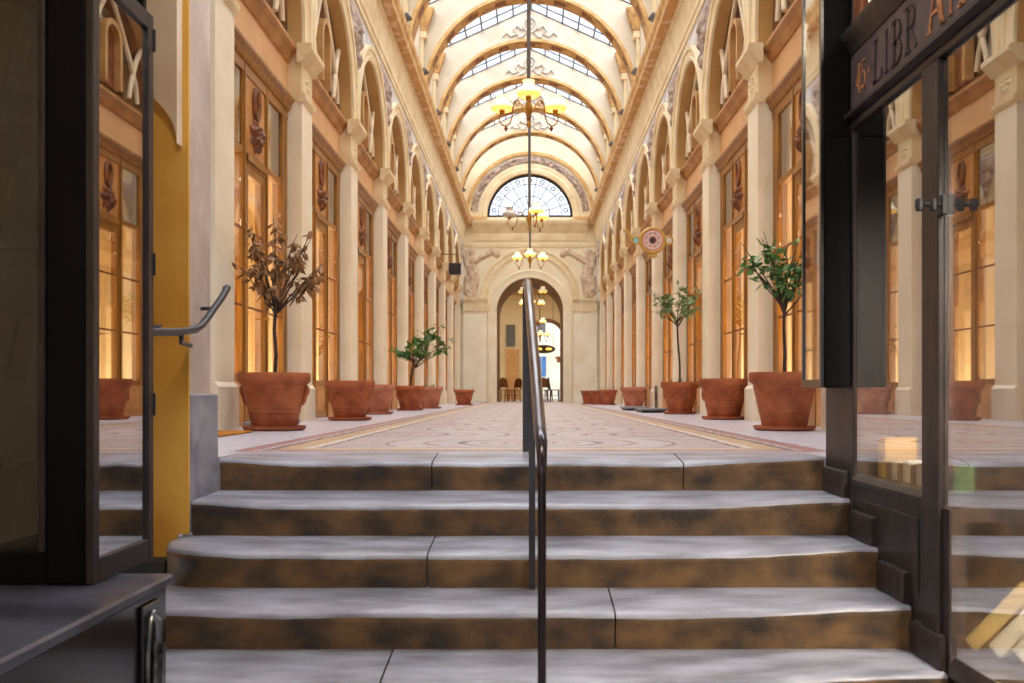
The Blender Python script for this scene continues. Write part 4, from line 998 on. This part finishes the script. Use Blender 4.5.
# ------------------------------------------------------------------ chandeliers
def chandelier(label, loc, rod, lit=(1, 1, 1, 1), rot=0):
    o = thing('chandelier', label, 'chandelier', loc, rot, 'brass lamp chandeliers down the arcade')
    m = MB(); m.tube([(0, 0, .05), (0, 0, rod)], .028, 10); m.lathe([(.022, rod - .1), (.06, rod - .05), (.09, rod)], 14); m.build('rod', M['rodgrey'], o)
    m = MB(); m.lathe([(0, -.34), (.02, -.32), (.035, -.28), (.02, -.24), (.03, -.2), (.045, -.12), (.06, -.05), (.045, .02), (.03, .06), (.04, .1), (.028, .14)], 20); m.build('hub', M['gold'], o)
    for k in range(3):
        a = 2 * PI / 3 * k; c, s_ = math.cos(a), math.sin(a); pl = lambda r, z: (r * c, r * s_, z)
        m = MB()
        m.tube([pl(.05, -.10), pl(.12, .02), pl(.19, .12), pl(.25, .10), pl(.28, .0), pl(.29, -.12), pl(.33, -.22), pl(.40, -.25), pl(.46, -.23), pl(.52, -.15), pl(.51, -.06), pl(.47, -.03)], .011, 8)
        sp = [pl(.19 + (.055 - .004 * j) * math.cos(PI * .5 - j * .55), .06 + (.055 - .004 * j) * math.sin(PI * .5 - j * .55)) for j in range(11)]
        m.tube(sp, .009, 6)
        ar = m.build('arm', M['gold'], o)
        m = MB(); m.lathe([(0, -.34), (.015, -.32), (.03, -.285), (.015, -.26), (0, -.25)], 12, pl(.40, 0)); m.build('finial', M['carved'], ar)
        m = MB(); m.lathe([(0, -.08), (.02, -.07), (.045, -.03), (.05, .0), (.03, .01), (0, .01)], 14, pl(.47, 0)); m.build('burner', M['gold'], ar)
        m = MB(); m.lathe([(.10, -.015), (.155, .0), (.172, .03), (.172, .065), (.15, .10), (.11, .125), (.085, .15), (.08, .19), (.092, .225), (.085, .225), (.073, .19), (.078, .15), (.10, .118), (.14, .095), (.163, .06), (.163, .03), (.15, .008), (.10, -.01)], 24, pl(.47, .0), mifun=lambda j: 1 if (j < 2 or j > 14) else 0)
        m.build('shade', [M['shade'], M['shadelow']] if lit[k] else [M['shadeoff'], M['shadeoff']], ar)
    return o
HY = -PI / 2
chandelier('largest hanging chandelier, its lit opal shades up among the roof arches', (-.02, 14.6, 4.64), 5.7, rot=HY)
chandelier('second chandelier from the stairs, with an unlit shade before the fan window', (-.02, 22.9, 4.50), 5.8, lit=(1, 1, 0, 1), rot=HY + .35)
chandelier('third chandelier from the stairs, hanging before the tall archway', (.0, 30.7, 4.60), 5.7, rot=HY)
chandelier('fourth chandelier from the stairs, in the mouth of the archway', (.05, 37.6, 4.25), .30, lit=(1, 1, 0, 0), rot=.3)
chandelier('fifth chandelier from the stairs, in the room beyond the archway', (.08, 42.5, 4.25), 1.3, rot=.5)
chandelier('sixth chandelier from the stairs, over the room beyond the archway', (.15, 46.0, 3.70), 1.85, rot=.2)
chandelier('chandelier farthest down the arcade, close to the oval sign', (.50, 49.5, 3.30), 2.25, rot=.6)
o = thing('oval_sign', 'dark oval hanging sign with two glowing yellow reflections beyond the archway', 'lamp', (.68, 47.5, 2.50))
m = MB(); m.ring((0, 0, 0), .50, .15, .06, n=36); m.box(-.5, .5, -.03, .03, -.1, .1, .02); m.build('frame', M['chairblk'], o)
for q in (-1, 1):  # glowing discs stand in for lamp reflections in the oval
    m = MB(); m.lathe([(0, -.05), (.14, -.04), (.17, .02), (.08, .07), (0, .08)], 16, (q * .24, -.06, -.01)); m.build('shade', M['shadelow'], o)
m = MB(); m.tube([(-.45, 0, .15), (-.45, 0, 3.0)], .01, 6); m.tube([(.45, 0, .15), (.45, 0, 3.0)], .01, 6); m.build('rod', M['iron'], o)

# ------------------------------------------------------------------ spotlights on the cornice
def spot():
    o = thing('spotlight', 'x', 'spotlight', group='small grey spotlights on the cornice')
    m = MB(); m.lathe([(0, 0), (.05, 0), (.05, .02), (.015, .03), (.015, .12)], 12); m.build('bracket', M['greyiron'], o)
    m = MB(); m.lathe([(0, -.10), (.055, -.09), (.06, .0), (.085, .10), (.08, .11), (.0, .09)], 16); hd = m.build('head', M['greyiron'], o); hd.location = (.02, 0, .18); hd.rotation_euler = (0, .8, 0)
    return o
sp0 = spot(); first = True
for s, side, ts in SIDES:
    for n_, i in enumerate((3, 4, 5, 6, 7, 8)):
        o = sp0 if first else dup(sp0); first = False
        o.location = (s * 2.27, (mid(i) + mid(i + 1)) / 2 - .8, 6.84); o.rotation_euler = (0, 0, 0 if s < 0 else PI)
        o['label'] = f'{ORD[n_]} small grey spotlight from the stairs on the cornice of the {ts}'

# ------------------------------------------------------------------ hanging mosaic sign and the dark projector
sg = thing('mosaic_sign', 'round mosaic shop sign with gold rim and black centre hanging from a pilaster', 'sign', (2.115, 16.75, 2.95))
m = MB(); m.lathe([(0, -.03), (.185, -.03), (.185, .03), (0, .03)], 36); m.v = [(x, z, y) for x, y, z in m.v]; b = m.build('disc', M['mpink'], sg)
m = MB(); m.ring((0, 0, 0), .205, .205, .034, n=36); m.build('rim', M['mgold'], b)
m = MB()
for r in (.145, .085): m.ring((0, -.03, 0), r, r, .012, n=30)
for k in range(8):
    a = 2 * PI * k / 8; m.ring((.115 * math.cos(a), -.03, .115 * math.sin(a)), .018, .018, .008, n=10, m=6)
m.build('ring_pattern', M['mwhite'], b)
m = MB(); m.lathe([(0, 0), (.05, 0), (.05, .012), (0, .014)], 20); m.v = [(x, -.03 - z, y) for x, y, z in m.v]; m.build('centre', M['mblack'], b)
for q, mt in ((-1, 'mteal'), (1, 'mwhite')):
    m = MB(); m.ring((q * .285, 0, 0), .062, .062, .02, n=24); rr = m.build('small_ring', M['mgold'], sg)
    m = MB(); m.lathe([(0, -.02), (.045, -.02), (.045, .02), (0, .02)], 20); m.v = [(x + q * .285, z, y) for x, y, z in m.v]; m.build('boss', M[mt], rr)
m = MB(); m.tube([(-.28, 0, -.075), (-.34, 0, -.03), (-.38, 0, .08), (-.42, 0, .15), (-.50, 0, .18)], .02, 8); m.build('scroll', M['mgold'], sg)
m = MB(); m.tube([(-.08, 0, -.255), (0, 0, -.275), (.08, 0, -.255)], .03, 8); m.build('pendant', M['mgold'], sg)
m = MB(); m.tube([(.30, .06, .0), (.33, .06, .0)], .02, 8); m.build('bracket', M['iron'], sg)
pj = thing('box_projector', 'small dark box light hanging on a thin rod near the far pilasters', 'lamp', (-2.12, 27.4, 3.83))
m = MB(); m.box(-.17, .17, -.12, .12, -.16, .16, .02); m.build('housing', M['iron'], pj)
m = MB(); m.tube([(-.37, 0, .42), (.1, 0, .42), (.1, 0, .16)], .012, 8); m.build('rod', M['iron'], pj)

# ------------------------------------------------------------------ café chairs beyond the archway
def chair(label, loc, rz, mt):
    o = thing('cafe_chair', label, 'chair', loc, rz, 'brown chairs beyond the archway')
    m = MB(); m.lathe([(0, .44), (.19, .44), (.205, .455), (.19, .47), (0, .47)], 20); m.build('seat', mt, o)
    for x, y in ((-.15, -.14), (.15, -.14), (-.14, .15), (.14, .15)):
        m = MB(); m.tube([(x * 1.15, y * 1.15, 0.002), (x, y, .44)], [.02, .024], 8); m.build('leg', mt, o)
    m = MB(); m.tube([(-.17, .17, .44), (-.19, .22, .70), (-.14, .25, .88), (0, .26, .93), (.14, .25, .88), (.19, .22, .70), (.17, .17, .44)], .022, 8)
    m.prism([(-.17, .56), (-.18, .72), (-.13, .87), (0, .92), (.13, .87), (.18, .72), (.17, .56)], .215, .235, lambda p, q, a: (p, a, q))
    m.build('backrest', mt, o)
    m = MB(); m.ring((0, 0, .25), .17, .17, .009, axis='z', n=20, m=6); m.build('stretcher', mt, o)
chair('brown cafe chair beside the left jamb inside the archway', (-.92, 38.0, 0), .6, M['chair'])
chair('brown cafe chair just behind the one at the left jamb', (-.62, 39.0, 0), -.7, M['chair'])
chair('wide brown cafe chair seen right of the handrail through the archway', (.66, 38.3, 0), 2.6, M['chair'])
chair('brown cafe chair between the wide one and the dark one', (.55, 39.3, 0), 3.3, M['chair'])
chair('dark cafe chair beside the right jamb inside the archway', (.95, 37.2, 0), 1.6, M['chairblk'])

# ------------------------------------------------------------------ light
w = bpy.data.worlds.new('overcast_sky'); SC.world = w; w.use_nodes = True
bg = w.node_tree.nodes['Background']; bg.inputs[0].default_value = (.82, .90, 1.0, 1); bg.inputs[1].default_value = 1.7
sl = bpy.data.lights.new('fill_sun', 'SUN'); sl.energy = 12; sl.angle = 2.0; sl.color = (1, .98, .95)  # wide sun lamp added as extra overcast daylight for the hall
so = bpy.data.objects.new('fill_sun', sl); COL.objects.link(so); so.rotation_euler = (.05, .05, 0)
def area(name, loc, rot, sx, sy, power, col):
    l = bpy.data.lights.new(name, 'AREA'); l.shape = 'RECTANGLE'; l.size = sx; l.size_y = sy; l.energy = power; l.color = col
    o = bpy.data.objects.new(name, l); COL.objects.link(o); o.location = loc; o.rotation_euler = rot; return o
for s in (-1, 1):
    for k in range(3):
        area('shop_light', (s * 3.6, 10.5 + 9.5 * k, .06), (PI, 0, 0), 1.0, 8.5, 190, (1, .94, .78))
    area('mezzanine_light', (s * 3.1, 20, 6.5), (0, 0, 0), .35, 28, 30, (1, .88, .7))
area('rotunda_light', (0, 45, 5.5), (0, 0, 0), 5, 9, 220, (1, .9, .72))
area('stair_fill', (0, 4.05, 3.38), (0, 0, 0), 2.6, .35, 45, (.80, .88, 1))  # no fixture here; cool fill added to brighten the treads
area('passage_fill', (0, .6, 3.38), (0, 0, 0), 1.2, .8, 85, (1, .86, .66))  # warm overhead fill added to lift the risers and ochre wall
area('book_fill', (1.72, 1.75, 1.25), (.8, 0, 0), .3, .3, 85, (1, .93, .80)).data.spread = 1.5  # added out of view to brighten the window books

# ------------------------------------------------------------------ camera
cam = bpy.data.cameras.new('camera'); co = bpy.data.objects.new('camera', cam); COL.objects.link(co)
co.location = (0, 0, EYE); co.rotation_euler = (PI / 2, 0, 0)
cam.sensor_width = 36; cam.lens = 970 / 1024 * 36
cam.shift_x = -18 / 1024; cam.shift_y = 52.5 / 1024
cam.clip_start = .05; cam.clip_end = 300
cam.dof.use_dof = True; cam.dof.focus_distance = 7; cam.dof.aperture_fstop = 5
SC.camera = co
SC.view_settings.view_transform = 'Standard'; SC.view_settings.look = 'None'
SC.view_settings.exposure = .14; SC.view_settings.gamma = 1; SC.view_settings.use_curve_mapping = False
SC.cycles.use_denoising = True
SC.cycles.max_bounces = 10; SC.cycles.diffuse_bounces = 6; SC.cycles.transparent_max_bounces = 16
